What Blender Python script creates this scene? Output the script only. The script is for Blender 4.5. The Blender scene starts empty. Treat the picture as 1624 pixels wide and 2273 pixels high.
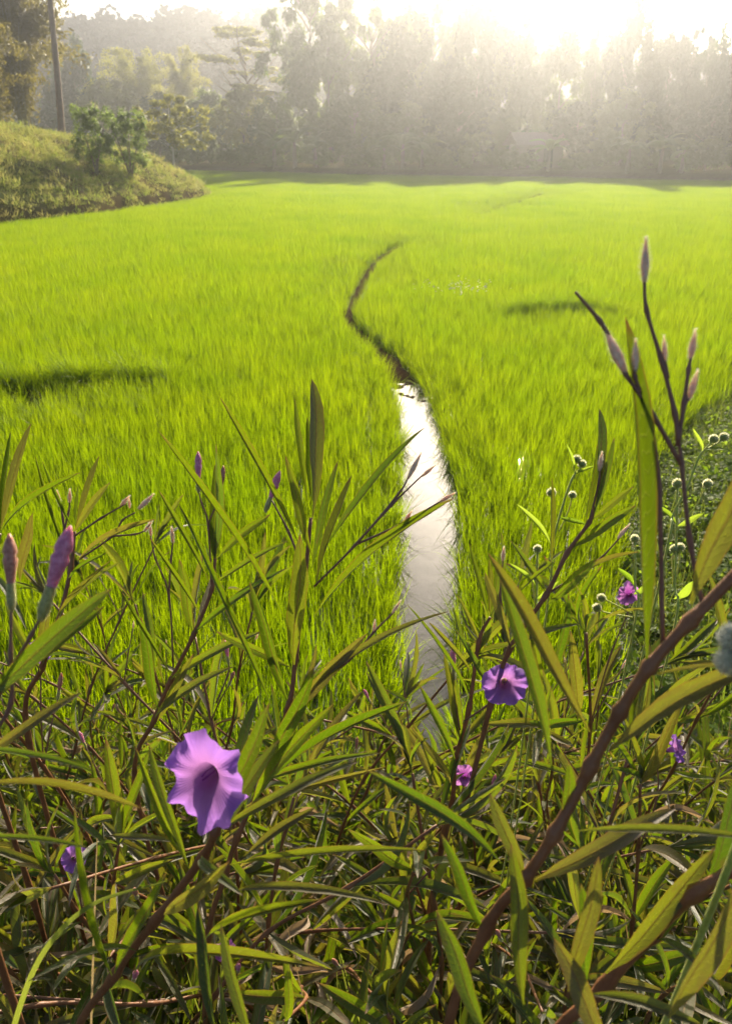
import bpy, math, random
import numpy as np
from mathutils import Vector, Matrix, noise as mnoise

R = math.radians
rnd = random.Random(7)
rng = np.random.default_rng(11)
sc = bpy.context.scene
COL = sc.collection

# ------------------------------------------------------------------ camera
CAM_H, PITCH, FPX = 2.4, R(25.9), 1650.0      # metres above the paddy water, tilt down, focal length (in 1/2273 picture heights)
cam = bpy.data.cameras.new('camera')
cam.sensor_fit = 'VERTICAL'; cam.sensor_height = 36; cam.sensor_width = 24
cam.lens = 36 * FPX / 2273
cam.clip_start = 0.02; cam.clip_end = 3000
cam.dof.use_dof = True; cam.dof.focus_distance = 1.1; cam.dof.aperture_fstop = 11.0
camo = bpy.data.objects.new('camera', cam); COL.objects.link(camo)
camo.location = (0, 0, CAM_H); camo.rotation_euler = (R(90) - PITCH, 0, 0)
sc.camera = camo

# ------------------------------------------------------------------ sky, sun, exposure
SUN_EL, SUN_AZ = R(22.0), R(12.5)
world = bpy.data.worlds.new('World'); sc.world = world; world.use_nodes = True
wn = world.node_tree
sky = wn.nodes.new('ShaderNodeTexSky'); sky.sky_type = 'NISHITA'; sky.sun_disc = False
sky.sun_elevation = SUN_EL; sky.sun_rotation = SUN_AZ
sky.air_density = 1.0; sky.dust_density = 2.2; sky.ozone_density = 1.0
bg = wn.nodes['Background']; bg.inputs['Strength'].default_value = 0.075
wn.links.new(sky.outputs['Color'], bg.inputs['Color'])
sun = bpy.data.lights.new('sun', 'SUN'); sun.energy = 5.0; sun.angle = R(0.6); sun.color = (1.0, 0.86, 0.64)
suno = bpy.data.objects.new('sun', sun); COL.objects.link(suno)
SUN_DIR = Vector((math.sin(SUN_AZ) * math.cos(SUN_EL), math.cos(SUN_AZ) * math.cos(SUN_EL), math.sin(SUN_EL)))
suno.rotation_euler = SUN_DIR.to_track_quat('Z', 'Y').to_euler()
vs = sc.view_settings
vs.view_transform = 'Standard'; vs.look = 'None'; vs.gamma = 1; vs.exposure = 1.08; vs.use_curve_mapping = False
sc.cycles.use_denoising = True
sc.cycles.max_bounces = 6; sc.cycles.diffuse_bounces = 2; sc.cycles.glossy_bounces = 3
sc.cycles.transmission_bounces = 6; sc.cycles.volume_bounces = 1; sc.cycles.transparent_max_bounces = 8
sc.cycles.sample_clamp_indirect = 6.0

# ------------------------------------------------------------------ helpers
CP, SP = math.cos(PITCH), math.sin(PITCH)
def P(px, py, depth):
    """a place in the world from where it is seen (photo 1624 x 2273) and its own distance"""
    a = (px - 812) / FPX; b = (1136.5 - py) / FPX
    return Vector((a * depth, (CP + b * SP) * depth, CAM_H + (-SP + b * CP) * depth))
def Gd(px, py, z=0.0):
    """where the line of sight meets the level z"""
    p = P(px, py, 1.0); t = (z - CAM_H) / (p.z - CAM_H)
    return Vector((p.x * t, p.y * t, z))

def link(o, parent=None):
    COL.objects.link(o)
    if parent is not None: o.parent = parent
    return o
def mesh_np(name, verts, faces, mat=None, smooth=False, uv=None):
    me = bpy.data.meshes.new(name)
    me.from_pydata([tuple(v) for v in verts], [], [tuple(f) for f in faces])
    if mat: me.materials.append(mat)
    if smooth: me.polygons.foreach_set('use_smooth', [True] * len(me.polygons))
    if uv is not None:
        l = me.uv_layers.new(name='UVMap')
        vi = np.empty(len(me.loops), dtype=np.int32); me.loops.foreach_get('vertex_index', vi)
        l.data.foreach_set('uv', np.asarray(uv, dtype=np.float32)[vi].ravel())
    me.update()
    return me
def mesh_quads(name, V, mat=None, uv=None):
    """V: (n,4,3) separate quads"""
    n = len(V)
    me = bpy.data.meshes.new(name)
    me.vertices.add(n * 4); me.vertices.foreach_set('co', np.asarray(V, dtype=np.float32).ravel())
    me.loops.add(n * 4); me.loops.foreach_set('vertex_index', np.arange(n * 4, dtype=np.int32))
    me.polygons.add(n); me.polygons.foreach_set('loop_start', np.arange(0, n * 4, 4, dtype=np.int32))
    if mat: me.materials.append(mat)
    me.update(calc_edges=True); me.validate()
    return me
def obj(name, me, parent=None, **props):
    o = bpy.data.objects.new(name, me); link(o, parent)
    for k, v in props.items(): o[k] = v
    return o
def empty(name, loc, label=None, category=None, group=None):
    o = bpy.data.objects.new(name, None); link(o); o.location = loc; o.empty_display_size = 0.05
    if label: o['label'] = label
    if category: o['category'] = category
    if group: o['group'] = group
    return o
def tube(path, radii, sides=7, cap=True):
    """verts, faces of a tapered tube along points"""
    path = [Vector(p) for p in path]; n = len(path); V = []; F = []
    up = Vector((0.13, 0.07, 1)).normalized(); prev = None
    for i, p in enumerate(path):
        t = (path[min(i + 1, n - 1)] - path[max(i - 1, 0)]).normalized()
        x = prev - t * prev.dot(t) if prev is not None else t.cross(up if abs(t.dot(up)) < .95 else Vector((1, 0, 0)))
        x.normalize(); prev = x; y = t.cross(x)
        for k in range(sides):
            a = 2 * math.pi * k / sides
            V.append(p + (x * math.cos(a) + y * math.sin(a)) * radii[i])
    for i in range(n - 1):
        for k in range(sides):
            a = i * sides + k; b = i * sides + (k + 1) % sides
            F.append((a, b, b + sides, a + sides))
    if cap:
        F.append(tuple(range(sides - 1, -1, -1))); F.append(tuple(range((n - 1) * sides, n * sides)))
    return V, F
def spline(pts, per=5):
    """Catmull-Rom through points"""
    pts = [Vector(p) for p in pts]; out = []
    q = [pts[0] * 2 - pts[1]] + pts + [pts[-1] * 2 - pts[-2]]
    for i in range(1, len(q) - 2):
        for k in range(per):
            t = k / per
            a, b, c, d = q[i - 1], q[i], q[i + 1], q[i + 2]
            out.append(0.5 * ((2 * b) + (c - a) * t + (2 * a - 5 * b + 4 * c - d) * t * t + (3 * b - a - 3 * c + d) * t ** 3))
    out.append(pts[-1]); return out
def merge(parts):
    V = []; F = []
    for v, f in parts:
        o = len(V); V += list(v); F += [tuple(i + o for i in g) for g in f]
    return V, F

# ------------------------------------------------------------------ materials
def new_mat(name):
    m = bpy.data.materials.new(name); m.use_nodes = True
    nt = m.node_tree; nt.nodes.clear()
    out = nt.nodes.new('ShaderNodeOutputMaterial')
    return m, nt, out
def mathn(nt, op, a, b=None, c=None, clamp=False):
    n = nt.nodes.new('ShaderNodeMath'); n.operation = op; n.use_clamp = clamp
    for i, x in enumerate((a, b, c)):
        if x is None: continue
        if hasattr(x, 'links') or isinstance(x, bpy.types.NodeSocket): nt.links.new(x, n.inputs[i])
        else: n.inputs[i].default_value = x
    return n.outputs[0]
def mixc(nt, fac, a, b, mode='MIX'):
    n = nt.nodes.new('ShaderNodeMix'); n.data_type = 'RGBA'; n.blend_type = mode
    for i, x in ((0, fac), (6, a), (7, b)):
        if isinstance(x, bpy.types.NodeSocket): nt.links.new(x, n.inputs[i])
        elif i == 0: n.inputs[0].default_value = x
        else: n.inputs[i].default_value = (*x, 1) if len(x) == 3 else x
    return n.outputs[2]
def ramp(nt, fac, stops):
    n = nt.nodes.new('ShaderNodeValToRGB'); e = n.color_ramp.elements
    while len(e) < len(stops): e.new(0.5)
    for s, (p, c) in zip(e, stops): s.position = p; s.color = (*c, 1)
    nt.links.new(fac, n.inputs[0]); return n.outputs[0]
def noisen(nt, scale, detail=3, vec=None, rough=.55):
    n = nt.nodes.new('ShaderNodeTexNoise'); n.inputs['Scale'].default_value = scale; n.inputs['Detail'].default_value = detail
    n.inputs['Roughness'].default_value = rough
    if vec is not None: nt.links.new(vec, n.inputs['Vector'])
    return n.outputs['Fac']
def leafy(nt, out, col, tcol, trans=.5, rough=.5, spec=.4, normal=None, coat=0):
    """reflecting + light-passing blade"""
    p = nt.nodes.new('ShaderNodeBsdfPrincipled'); t = nt.nodes.new('ShaderNodeBsdfTranslucent'); m = nt.nodes.new('ShaderNodeMixShader')
    for s, x in ((p.inputs['Base Color'], col), (t.inputs['Color'], tcol)):
        if isinstance(x, bpy.types.NodeSocket): nt.links.new(x, s)
        else: s.default_value = (*x, 1)
    if isinstance(rough, bpy.types.NodeSocket): nt.links.new(rough, p.inputs['Roughness'])
    else: p.inputs['Roughness'].default_value = rough
    p.inputs['Specular IOR Level'].default_value = spec
    p.inputs['Sheen Weight'].default_value = coat; p.inputs['Sheen Roughness'].default_value = .35
    if normal is not None: nt.links.new(normal, p.inputs['Normal']); nt.links.new(normal, t.inputs['Normal'])
    if isinstance(trans, bpy.types.NodeSocket): nt.links.new(trans, m.inputs[0])
    else: m.inputs[0].default_value = trans
    nt.links.new(p.outputs[0], m.inputs[1]); nt.links.new(t.outputs[0], m.inputs[2]); nt.links.new(m.outputs[0], out.inputs['Surface'])
def bumpn(nt, h, strength=.5, dist=.01):
    b = nt.nodes.new('ShaderNodeBump'); b.inputs['Strength'].default_value = strength; b.inputs['Distance'].default_value = dist
    nt.links.new(h, b.inputs['Height']); return b.outputs[0]

def mat_grass(name, c0, c1, t0, t1, trans=.5, rough=.45, scale=.35, spec=.3, rvar=.5):
    m, nt, out = new_mat(name)
    g = nt.nodes.new('ShaderNodeNewGeometry'); oi = nt.nodes.new('ShaderNodeObjectInfo')
    n1 = mathn(nt, 'ADD', mathn(nt, 'MULTIPLY', noisen(nt, scale, 3, g.outputs['Position']), .6), mathn(nt, 'MULTIPLY', noisen(nt, scale * .22, 2, g.outputs['Position']), .45))
    f = mathn(nt, 'ADD', mathn(nt, 'MULTIPLY', n1, 1.0), mathn(nt, 'MULTIPLY', mathn(nt, 'SUBTRACT', oi.outputs['Random'], .5), rvar))
    f = mathn(nt, 'MULTIPLY', mathn(nt, 'SUBTRACT', f, .25), 2.0, clamp=True)
    leafy(nt, out, mixc(nt, f, c0, c1), mixc(nt, f, t0, t1), trans, rough, spec)
    return m
M = {}
M['rice'] = mat_grass('rice_blades', (.050, .105, .003), (.085, .15, .004), (.255, .43, .001), (.43, .55, .002), .58, .5, .9, .15, .12)
M['bund_grass'] = mat_grass('bund_grass', (.06, .10, .015), (.12, .14, .03), (.20, .30, .02), (.36, .42, .05), .45, .6, 1.5)
M['dry_grass'] = mat_grass('dry_grass', (.20, .14, .06), (.34, .26, .14), (.30, .20, .07), (.45, .34, .16), .35, .6, 3)
M['mound_grass'] = mat_grass('mound_grass', (.20, .25, .05), (.38, .31, .12), (.36, .46, .06), (.54, .50, .14), .45, .7, .6)
M['weed'] = mat_grass('weed_leaves', (.06, .11, .015), (.10, .16, .025), (.28, .46, .02), (.42, .56, .05), .55, .6, 4, .12)

def mat_tree(name, c0, c1, t0, t1, trans=.42):
    m, nt, out = new_mat(name)
    oi = nt.nodes.new('ShaderNodeObjectInfo'); g = nt.nodes.new('ShaderNodeNewGeometry')
    n1 = noisen(nt, .55, 3, g.outputs['Position'])
    f = mathn(nt, 'ADD', mathn(nt, 'MULTIPLY', oi.outputs['Random'], .55), mathn(nt, 'MULTIPLY', n1, .7))
    f = mathn(nt, 'ADD', mathn(nt, 'MULTIPLY', mathn(nt, 'SUBTRACT', f, .62), 1.3), .5, clamp=True)
    leafy(nt, out, mixc(nt, f, c0, c1), mixc(nt, f, t0, t1), trans, .55, .25)
    return m
M['tree_green'] = mat_tree('tree_leaves_green', (.04, .068, .018), (.08, .115, .028), (.17, .27, .04), (.30, .39, .06), .46)
M['tree_dark'] = mat_tree('tree_leaves_dark', (.026, .050, .022), (.045, .074, .030), (.08, .15, .04), (.13, .20, .05), .38)
M['tree_yellow'] = mat_tree('tree_leaves_yellow', (.10, .12, .02), (.16, .16, .03), (.38, .40, .04), (.50, .46, .06), .55)
M['bamboo_olive'] = mat_tree('bamboo_leaves_olive', (.06, .062, .02), (.12, .105, .03), (.20, .19, .03), (.36, .30, .05), .48)
M['shrub_leaf'] = mat_tree('shrub_leaves', (.085, .13, .035), (.12, .17, .045), (.25, .36, .06), (.34, .44, .08), .5)
M['banana'] = mat_tree('banana_leaves', (.06, .10, .03), (.10, .14, .05), (.18, .28, .05), (.30, .38, .08), .45)

def mat_bark(name, c0, c1, rough=.8, scale=30, bump=.4):
    m, nt, out = new_mat(name)
    tc = nt.nodes.new('ShaderNodeTexCoord'); n1 = noisen(nt, scale, 5, tc.outputs['Object'])
    p = nt.nodes.new('ShaderNodeBsdfPrincipled'); nt.links.new(mixc(nt, n1, c0, c1), p.inputs['Base Color'])
    p.inputs['Roughness'].default_value = rough; nt.links.new(bumpn(nt, n1, bump, .004), p.inputs['Normal'])
    nt.links.new(p.outputs[0], out.inputs['Surface']); return m
M['bark'] = mat_bark('bark', (.10, .075, .05), (.26, .21, .16), .85, 5)
M['bark_pale'] = mat_bark('pale_bark', (.26, .22, .17), (.44, .40, .33), .8, 4)
M['bark_white'] = mat_bark('white_bark', (.46, .42, .36), (.66, .62, .55), .8, 4)
M['palm_bark'] = mat_bark('palm_bark', (.13, .085, .06), (.30, .21, .15), .85, 3)
M['stem'] = mat_bark('petunia_stem', (.075, .026, .010), (.32, .135, .055), .5, 45, .9)
M['peduncle'] = mat_bark('petunia_peduncle', (.12, .05, .035), (.24, .12, .08), .55, 150, .4)
M['bamboo_culm'] = mat_bark('bamboo_culm', (.12, .12, .04), (.24, .22, .09), .5, 4)

def mat_petunia_leaf():
    m, nt, out = new_mat('petunia_leaf')
    uv = nt.nodes.new('ShaderNodeUVMap'); sep = nt.nodes.new('ShaderNodeSeparateXYZ'); nt.links.new(uv.outputs[0], sep.inputs[0])
    oi = nt.nodes.new('ShaderNodeObjectInfo'); g = nt.nodes.new('ShaderNodeNewGeometry')
    tc = nt.nodes.new('ShaderNodeTexCoord')
    au = mathn(nt, 'ABSOLUTE', mathn(nt, 'SUBTRACT', mathn(nt, 'MULTIPLY', sep.outputs[0], 2.0), 1.0))     # 0 midrib .. 1 edge
    v = sep.outputs[1]
    rib = mathn(nt, 'SUBTRACT', 1.0, mathn(nt, 'DIVIDE', au, .15), clamp=True)
    nw = noisen(nt, 5, 2, tc.outputs['Object'])
    ph = mathn(nt, 'FRACT', mathn(nt, 'ADD', mathn(nt, 'SUBTRACT', mathn(nt, 'MULTIPLY', v, 17.0), mathn(nt, 'MULTIPLY', au, 1.5)), mathn(nt, 'MULTIPLY', nw, 2.2)))
    vein = mathn(nt, 'SUBTRACT', 1.0, mathn(nt, 'DIVIDE', mathn(nt, 'ABSOLUTE', mathn(nt, 'SUBTRACT', ph, .5)), .10), clamp=True)
    vein = mathn(nt, 'MULTIPLY', vein, mathn(nt, 'SUBTRACT', 1.0, mathn(nt, 'POWER', au, 3.0)))
    n1 = noisen(nt, 9, 4, tc.outputs['Object'])
    n2 = noisen(nt, 70, 2, g.outputs['Position'])
    rndv = oi.outputs['Random']
    c = mixc(nt, rndv, (.026, .042, .010), (.055, .066, .018))
    c = mixc(nt, mathn(nt, 'MULTIPLY', g.outputs['Backfacing'], .75), c, (.085, .075, .066))
    age = mathn(nt, 'MULTIPLY', mathn(nt, 'SUBTRACT', rndv, .50), 2.2, clamp=True)
    c = mixc(nt, mathn(nt, 'MULTIPLY', age, n1), c, (.13, .075, .055))
    c = mixc(nt, mathn(nt, 'MULTIPLY', vein, .3), c, (.13, .15, .045))
    edge = mathn(nt, 'DIVIDE', mathn(nt, 'SUBTRACT', au, .86), .14, clamp=True)
    c = mixc(nt, mathn(nt, 'MULTIPLY', edge, .6), c, (.16, .085, .03))
    c = mixc(nt, mathn(nt, 'MULTIPLY', rib, .8), c, (.26, .17, .06))
    t = mixc(nt, rndv, (.14, .25, .002), (.31, .37, .004))
    t = mixc(nt, mathn(nt, 'MULTIPLY', age, n1), t, (.20, .11, .03))
    t = mixc(nt, mathn(nt, 'MULTIPLY', vein, .32), t, (.42, .46, .06))
    t = mixc(nt, mathn(nt, 'MULTIPLY', rib, .75), t, (.12, .06, .01))
    t = mixc(nt, mathn(nt, 'MULTIPLY', edge, .6), t, (.36, .16, .02))
    loc = nt.nodes.new('ShaderNodeVectorMath'); loc.operation = 'ADD'; nt.links.new(tc.outputs['Object'], loc.inputs[0]); nt.links.new(oi.outputs['Location'], loc.inputs[1])
    n4 = noisen(nt, 3.2, 5, loc.outputs[0], .65); blot = mathn(nt, 'MULTIPLY', mathn(nt, 'SUBTRACT', n4, .60), 9.0, clamp=True)
    tipb = mathn(nt, 'MULTIPLY', mathn(nt, 'SUBTRACT', mathn(nt, 'ADD', v, mathn(nt, 'MULTIPLY', n4, .25)), 1.03), 12.0, clamp=True)
    brown = mathn(nt, 'MAXIMUM', mathn(nt, 'MULTIPLY', blot, .7), tipb)
    c = mixc(nt, brown, c, (.15, .085, .045)); t = mixc(nt, brown, t, (.22, .12, .03))
    h = mathn(nt, 'ADD', mathn(nt, 'MULTIPLY', vein, -.4), mathn(nt, 'ADD', mathn(nt, 'MULTIPLY', rib, -.8), mathn(nt, 'MULTIPLY', n2, .5)))
    rough = mathn(nt, 'ADD', .38, mathn(nt, 'MULTIPLY', n1, .24))
    leafy(nt, out, c, t, .40, rough, .6, bumpn(nt, h, .6, .0012), .28)
    return m
M['petunia_leaf'] = mat_petunia_leaf()
def mat_dry_leaf():
    m, nt, out = new_mat('dry_leaf')
    oi = nt.nodes.new('ShaderNodeObjectInfo'); tc = nt.nodes.new('ShaderNodeTexCoord')
    n1 = noisen(nt, 14, 4, tc.outputs['Object'])
    c = mixc(nt, n1, (.24, .17, .11), (.50, .42, .32)); c = mixc(nt, mathn(nt, 'MULTIPLY', oi.outputs['Random'], .6), c, (.16, .09, .05))
    leafy(nt, out, c, mixc(nt, n1, (.30, .17, .06), (.50, .36, .18)), .35, .6, .35, bumpn(nt, n1, .5, .002)); return m
M['dry_leaf'] = mat_dry_leaf()
def mat_petal(name, c_in, c_out, t_in, t_out):
    m, nt, out = new_mat(name)
    uv = nt.nodes.new('ShaderNodeUVMap'); sep = nt.nodes.new('ShaderNodeSeparateXYZ'); nt.links.new(uv.outputs[0], sep.inputs[0])
    w = mathn(nt, 'SINE', mathn(nt, 'MULTIPLY', sep.outputs[0], 2 * math.pi * 35))
    w = mathn(nt, 'MULTIPLY', mathn(nt, 'POWER', mathn(nt, 'ABSOLUTE', w), 6.0), mathn(nt, 'SUBTRACT', 1.1, sep.outputs[1]), clamp=True)
    f = mathn(nt, 'MULTIPLY', mathn(nt, 'SUBTRACT', sep.outputs[1], .30), 2.0, clamp=True)
    c = mixc(nt, mathn(nt, 'MULTIPLY', w, .5), mixc(nt, f, c_in, c_out), c_in)
    t = mixc(nt, mathn(nt, 'MULTIPLY', w, .5), mixc(nt, f, t_in, t_out), t_in)
    tc = nt.nodes.new('ShaderNodeTexCoord'); n1 = noisen(nt, 160, 3, tc.outputs['Object'])
    leafy(nt, out, c, t, .5, .6, .2, bumpn(nt, mathn(nt, 'ADD', w, n1), .5, .001)); return m
M['petal'] = mat_petal('petunia_petal', (.22, .08, .32), (.28, .13, .53), (.52, .22, .56), (.48, .22, .77))
M['petal_pink'] = mat_petal('petunia_petal_pink', (.16, .03, .22), (.36, .14, .50), (.34, .06, .38), (.65, .26, .70))
M['globe_brown'] = mat_grass('globe_flower_head_brown', (.22, .12, .06), (.32, .20, .11), (.34, .18, .08), (.44, .28, .14), .35, .7, 40)
def mat_sss(name, c0, c1, rad, rough=.55, scale=40, sheen=.3):
    sheen *= .2
    m, nt, out = new_mat(name)
    tc = nt.nodes.new('ShaderNodeTexCoord'); n1 = noisen(nt, scale, 3, tc.outputs['Object'])
    p = nt.nodes.new('ShaderNodeBsdfPrincipled'); nt.links.new(mixc(nt, ramp_f(nt, n1), c0, c1), p.inputs['Base Color'])
    p.inputs['Roughness'].default_value = rough; p.inputs['Subsurface Weight'].default_value = 1.0; p.inputs['Subsurface Scale'].default_value = rad
    p.inputs['Subsurface Radius'].default_value = (1.0, .8, .6); p.inputs['Sheen Weight'].default_value = sheen
    nt.links.new(bumpn(nt, n1, .4, .001), p.inputs['Normal'])
    nt.links.new(p.outputs[0], out.inputs['Surface']); return m
def ramp_f(nt, n):
    return mathn(nt, 'MULTIPLY', mathn(nt, 'SUBTRACT', n, .38), 3.5, clamp=True)
M['bud'] = mat_sss('petunia_bud', (.44, .14, .25), (.60, .26, .40), .006, .5, 300)
M['bud_brown'] = mat_sss('petunia_bud_brown', (.30, .13, .09), (.46, .24, .18), .005, .5, 300)
M['capsule'] = mat_sss('seed_capsule', (.55, .38, .26), (.74, .60, .47), .005, .5, 300, .6)
M['calyx'] = mat_sss('calyx', (.22, .24, .07), (.36, .36, .14), .005, .55, 300, .5)
M['globe'] = mat_sss('globe_flower_head', (.25, .33, .04), (.36, .42, .08), .006, .7, 300, .5)
M['weed_stem'] = mat_sss('weed_stem', (.24, .33, .05), (.36, .43, .09), .004, .6, 200, .4)
M['white_petal'] = mat_grass('white_petal', (.6, .6, .55), (.75, .75, .7), (.6, .6, .5), (.7, .7, .6), .5, .5, 2)

def mat_ground():
    m, nt, out = new_mat('ground_soil')
    at = nt.nodes.new('ShaderNodeAttribute'); at.attribute_name = 'zone'
    sep = nt.nodes.new('ShaderNodeSeparateColor'); nt.links.new(at.outputs['Color'], sep.inputs[0])
    g = nt.nodes.new('ShaderNodeNewGeometry'); pos = g.outputs['Position']
    n1 = noisen(nt, 2.2, 6, pos); n2 = noisen(nt, 26, 4, pos); n3 = noisen(nt, .35, 4, pos)
    mud = mixc(nt, n1, (.030, .018, .010), (.085, .052, .030))
    grass = mixc(nt, ramp_f(nt, n3), (.16, .18, .05), (.28, .20, .11))
    forest = mixc(nt, n1, (.06, .055, .022), (.13, .10, .045))
    c = mixc(nt, sep.outputs[0], mud, grass); c = mixc(nt, sep.outputs[1], c, forest)
    p = nt.nodes.new('ShaderNodeBsdfPrincipled'); nt.links.new(c, p.inputs['Base Color'])
    p.inputs['Roughness'].default_value = 1.0
    p.inputs['Specular IOR Level'].default_value = .0
    nt.links.new(bumpn(nt, mathn(nt, 'ADD', n1, mathn(nt, 'MULTIPLY', n2, .35)), .6, .03), p.inputs['Normal'])
    nt.links.new(p.outputs[0], out.inputs['Surface']); return m
M['ground'] = mat_ground()
def mat_water():
    m, nt, out = new_mat('paddy_water')
    g = nt.nodes.new('ShaderNodeNewGeometry'); n1 = noisen(nt, 5, 2, g.outputs['Position'])
    p = nt.nodes.new('ShaderNodeBsdfPrincipled'); p.inputs['Base Color'].default_value = (.05, .045, .032, 1)
    p.inputs['Roughness'].default_value = .035; p.inputs['IOR'].default_value = 1.6; p.inputs['Specular IOR Level'].default_value = .5
    nt.links.new(bumpn(nt, n1, .12, .01), p.inputs['Normal'])
    nt.links.new(p.outputs[0], out.inputs['Surface']); return m
M['water'] = mat_water()
def mat_hill():
    m, nt, out = new_mat('wooded_hill')
    g = nt.nodes.new('ShaderNodeNewGeometry'); n1 = noisen(nt, .16, 6, g.outputs['Position'])
    p = nt.nodes.new('ShaderNodeBsdfPrincipled'); nt.links.new(mixc(nt, ramp_f(nt, n1), (.010, .020, .018), (.024, .036, .028)), p.inputs['Base Color'])
    p.inputs['Roughness'].default_value = .9; p.inputs['Specular IOR Level'].default_value = .1
    nt.links.new(bumpn(nt, n1, 1, 3), p.inputs['Normal']); nt.links.new(p.outputs[0], out.inputs['Surface']); return m
M['hill'] = mat_hill()
def mat_plain(name, c0, c1, rough=.7, scale=6):
    return mat_bark(name, c0, c1, rough, scale, .2)
M['roof'] = mat_plain('rusty_sheet_roof', (.14, .08, .07), (.24, .15, .13), .6, 3)
M['wall'] = mat_plain('plank_wall', (.13, .10, .07), (.24, .19, .14), .8, 5)
M['dark'] = mat_plain('dark_boards', (.03, .025, .02), (.06, .05, .04), .8, 5)

# ------------------------------------------------------------------ the lie of the land
chan_px = [  # picture x of left and right water edge, picture y
    (880, 1000, 1760), (893, 992, 1600), (890, 1012, 1450), (888, 1020, 1300), (886, 1016, 1180), (888, 1004, 1080),
    (890, 985, 990), (888, 965, 930), (876, 945, 880), (855, 912, 835), (825, 872, 795), (790, 830, 765), (765, 795, 735), (762, 785, 705),
    (775, 796, 672), (795, 815, 632), (815, 836, 598), (842, 868, 570), (880, 905, 548), (925, 945, 530), (985, 1003, 508), (1045, 1062, 484),
    (1100, 1116, 463), (1150, 1165, 448), (1195, 1212, 432)]
chan = []
for a, b, y in chan_px:
    A = Gd(a, y); B = Gd(b, y); chan.append(((A.x + B.x) / 2, A.y, abs(B.x - A.x) / 2))
CH = np.array(chan)
CH[[19, 20], 2] = -1       # overgrown here: the furrow closes for a stretch
ditch_px = [(3200, 690), (2300, 745), (1700, 850), (1624, 890), (1540, 950), (1470, 1030), (1420, 1110), (1395, 1200), (1385, 1320), (1380, 1500), (1340, 1760)]
DI = np.array([[Gd(a, y).x, Gd(a, y).y, .02] for a, y in ditch_px])
def poly_d(x, y, pl):
    """distance to a polyline minus its local half width; numpy arrays"""
    best = np.full(np.shape(x), 1e9)
    for i in range(len(pl) - 1):
        ax, ay, aw = pl[i]; bx, by, bw = pl[i + 1]
        if aw < 0 or bw < 0: continue
        dx, dy = bx - ax, by - ay; t = np.clip(((x - ax) * dx + (y - ay) * dy) / (dx * dx + dy * dy), 0, 1)
        d = np.hypot(x - ax - t * dx, y - ay - t * dy) - (aw + (bw - aw) * t)
        best = np.minimum(best, d)
    return best
# small broken bunds across the paddies: (x, y) crest lines
bund_px = [[(-60, 815), (60, 812), (130, 805), (185, 812), (240, 800), (310, 798), (365, 806)], [(1130, 668), (1190, 668), (1240, 664), (1300, 658), (1365, 668)]]
BUND = [np.array([[Gd(a, y, .3).x, Gd(a, y, .3).y, .10] for a, y in l]) for l in bund_px]
mound_px = [(-420, 640), (-160, 545), (0, 508), (80, 498), (150, 490), (230, 480), (300, 467), (370, 457), (420, 449), (465, 437), (482, 430)]
ME = np.array([[Gd(a, y).x, Gd(a, y).y] for a, y in mound_px])
def mound_e(x, y):
    xe = np.interp(y, ME[:, 1], ME[:, 0], left=-60)
    e1 = xe - x
    e2 = (51.0 - y) * .75
    k = 1.2
    return -k * np.log(np.exp(-np.clip(e1, -30, 30) / k) + np.exp(-np.clip(e2, -30, 30) / k))
def tree_line(x):
    return np.interp(x, [-80, -30, -12, 0, 14, 30, 80], [128, 112, 96, 85, 78, 67, 48])
def ss(a, b, t):
    t = np.clip((t - a) / (b - a), 0, 1); return t * t * (3 - 2 * t)
def wob(x, y, s, seed=0):
    return (np.sin(x * s * 1.3 + seed) * np.cos(y * s * 1.7 + seed * 2.1) + .5 * np.sin(x * s * 3.1 + y * s * 2.3 + seed) + .35 * np.sin(x * s * 6.7 - y * s * 5.9 + seed * 3)) / 1.85
def height(x, y):
    x = np.asarray(x, float); y = np.asarray(y, float)
    h = -.035 + .02 * wob(x, y, 3.0, 1)
    d = poly_d(x, y, CH); h = h + (-.12 + .19 * ss(5.6, 9.0, y + .35 * wob(x, y, 4, 5) + .4 * wob(x, y, 11, 2))) * (1 - ss(-.06, .05, d)) + (.035 + .03 * wob(x, y, 5, 3)) * (ss(-.02, .05, d) - ss(.08, .35, d)) * (y < 13)
    d = poly_d(x, y, DI); h = h - .10 * (1 - ss(-.10, .06, d))
    # weedy bank on the right of the ditch
    xr = np.interp(y, DI[::-1, 1], DI[::-1, 0]); h = h + ss(.15, .9, x - xr) * .28 * (y < 12)
    for b in BUND:
        db = poly_d(x, y, b); crest = np.interp(x, b[:, 0], b[:, 1])
        ends = ss(-.05, .45, x - b[0, 0]) * ss(-.05, .6, b[-1, 0] - x)
        h = h + (.07 + .03 * wob(x, y * .2, 3.4, 2) + .03 * wob(x, y, 9, 2)) * (1 - ss(-.02, .24, db + .05 * wob(x, y, 5, 8))) * np.maximum(ends, 0)
    e = mound_e(x, y)
    hm = np.where(e > 0, 3.9 * (1 - np.exp(-np.clip(e, 0, 99) / 4.6)) + .35 * ss(0, .35, e) + .16 * wob(x, y, .9, 3) * ss(.5, 2, e) + .07 * wob(x, y, 2.6, 5) * ss(.2, 1, e), 0)
    h = h + hm
    f = y - tree_line(x)
    h = h + .7 * ss(-.8, .3, f) + np.clip(f, 0, 200) * .035 + .3 * wob(x, y, .25, 4) * ss(0, 5, f)
    # the bank the camera stands on
    b = 2.25 - y + .08 * wob(x, y, 2, 6)
    h = np.where(b > 0, h + np.minimum(b * .60, 1.12) * ss(0, .25, b) + .03 * wob(x, y, 9, 7), h)
    return h
def hz(x, y): return float(height(np.array([x]), np.array([y]))[0])

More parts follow.
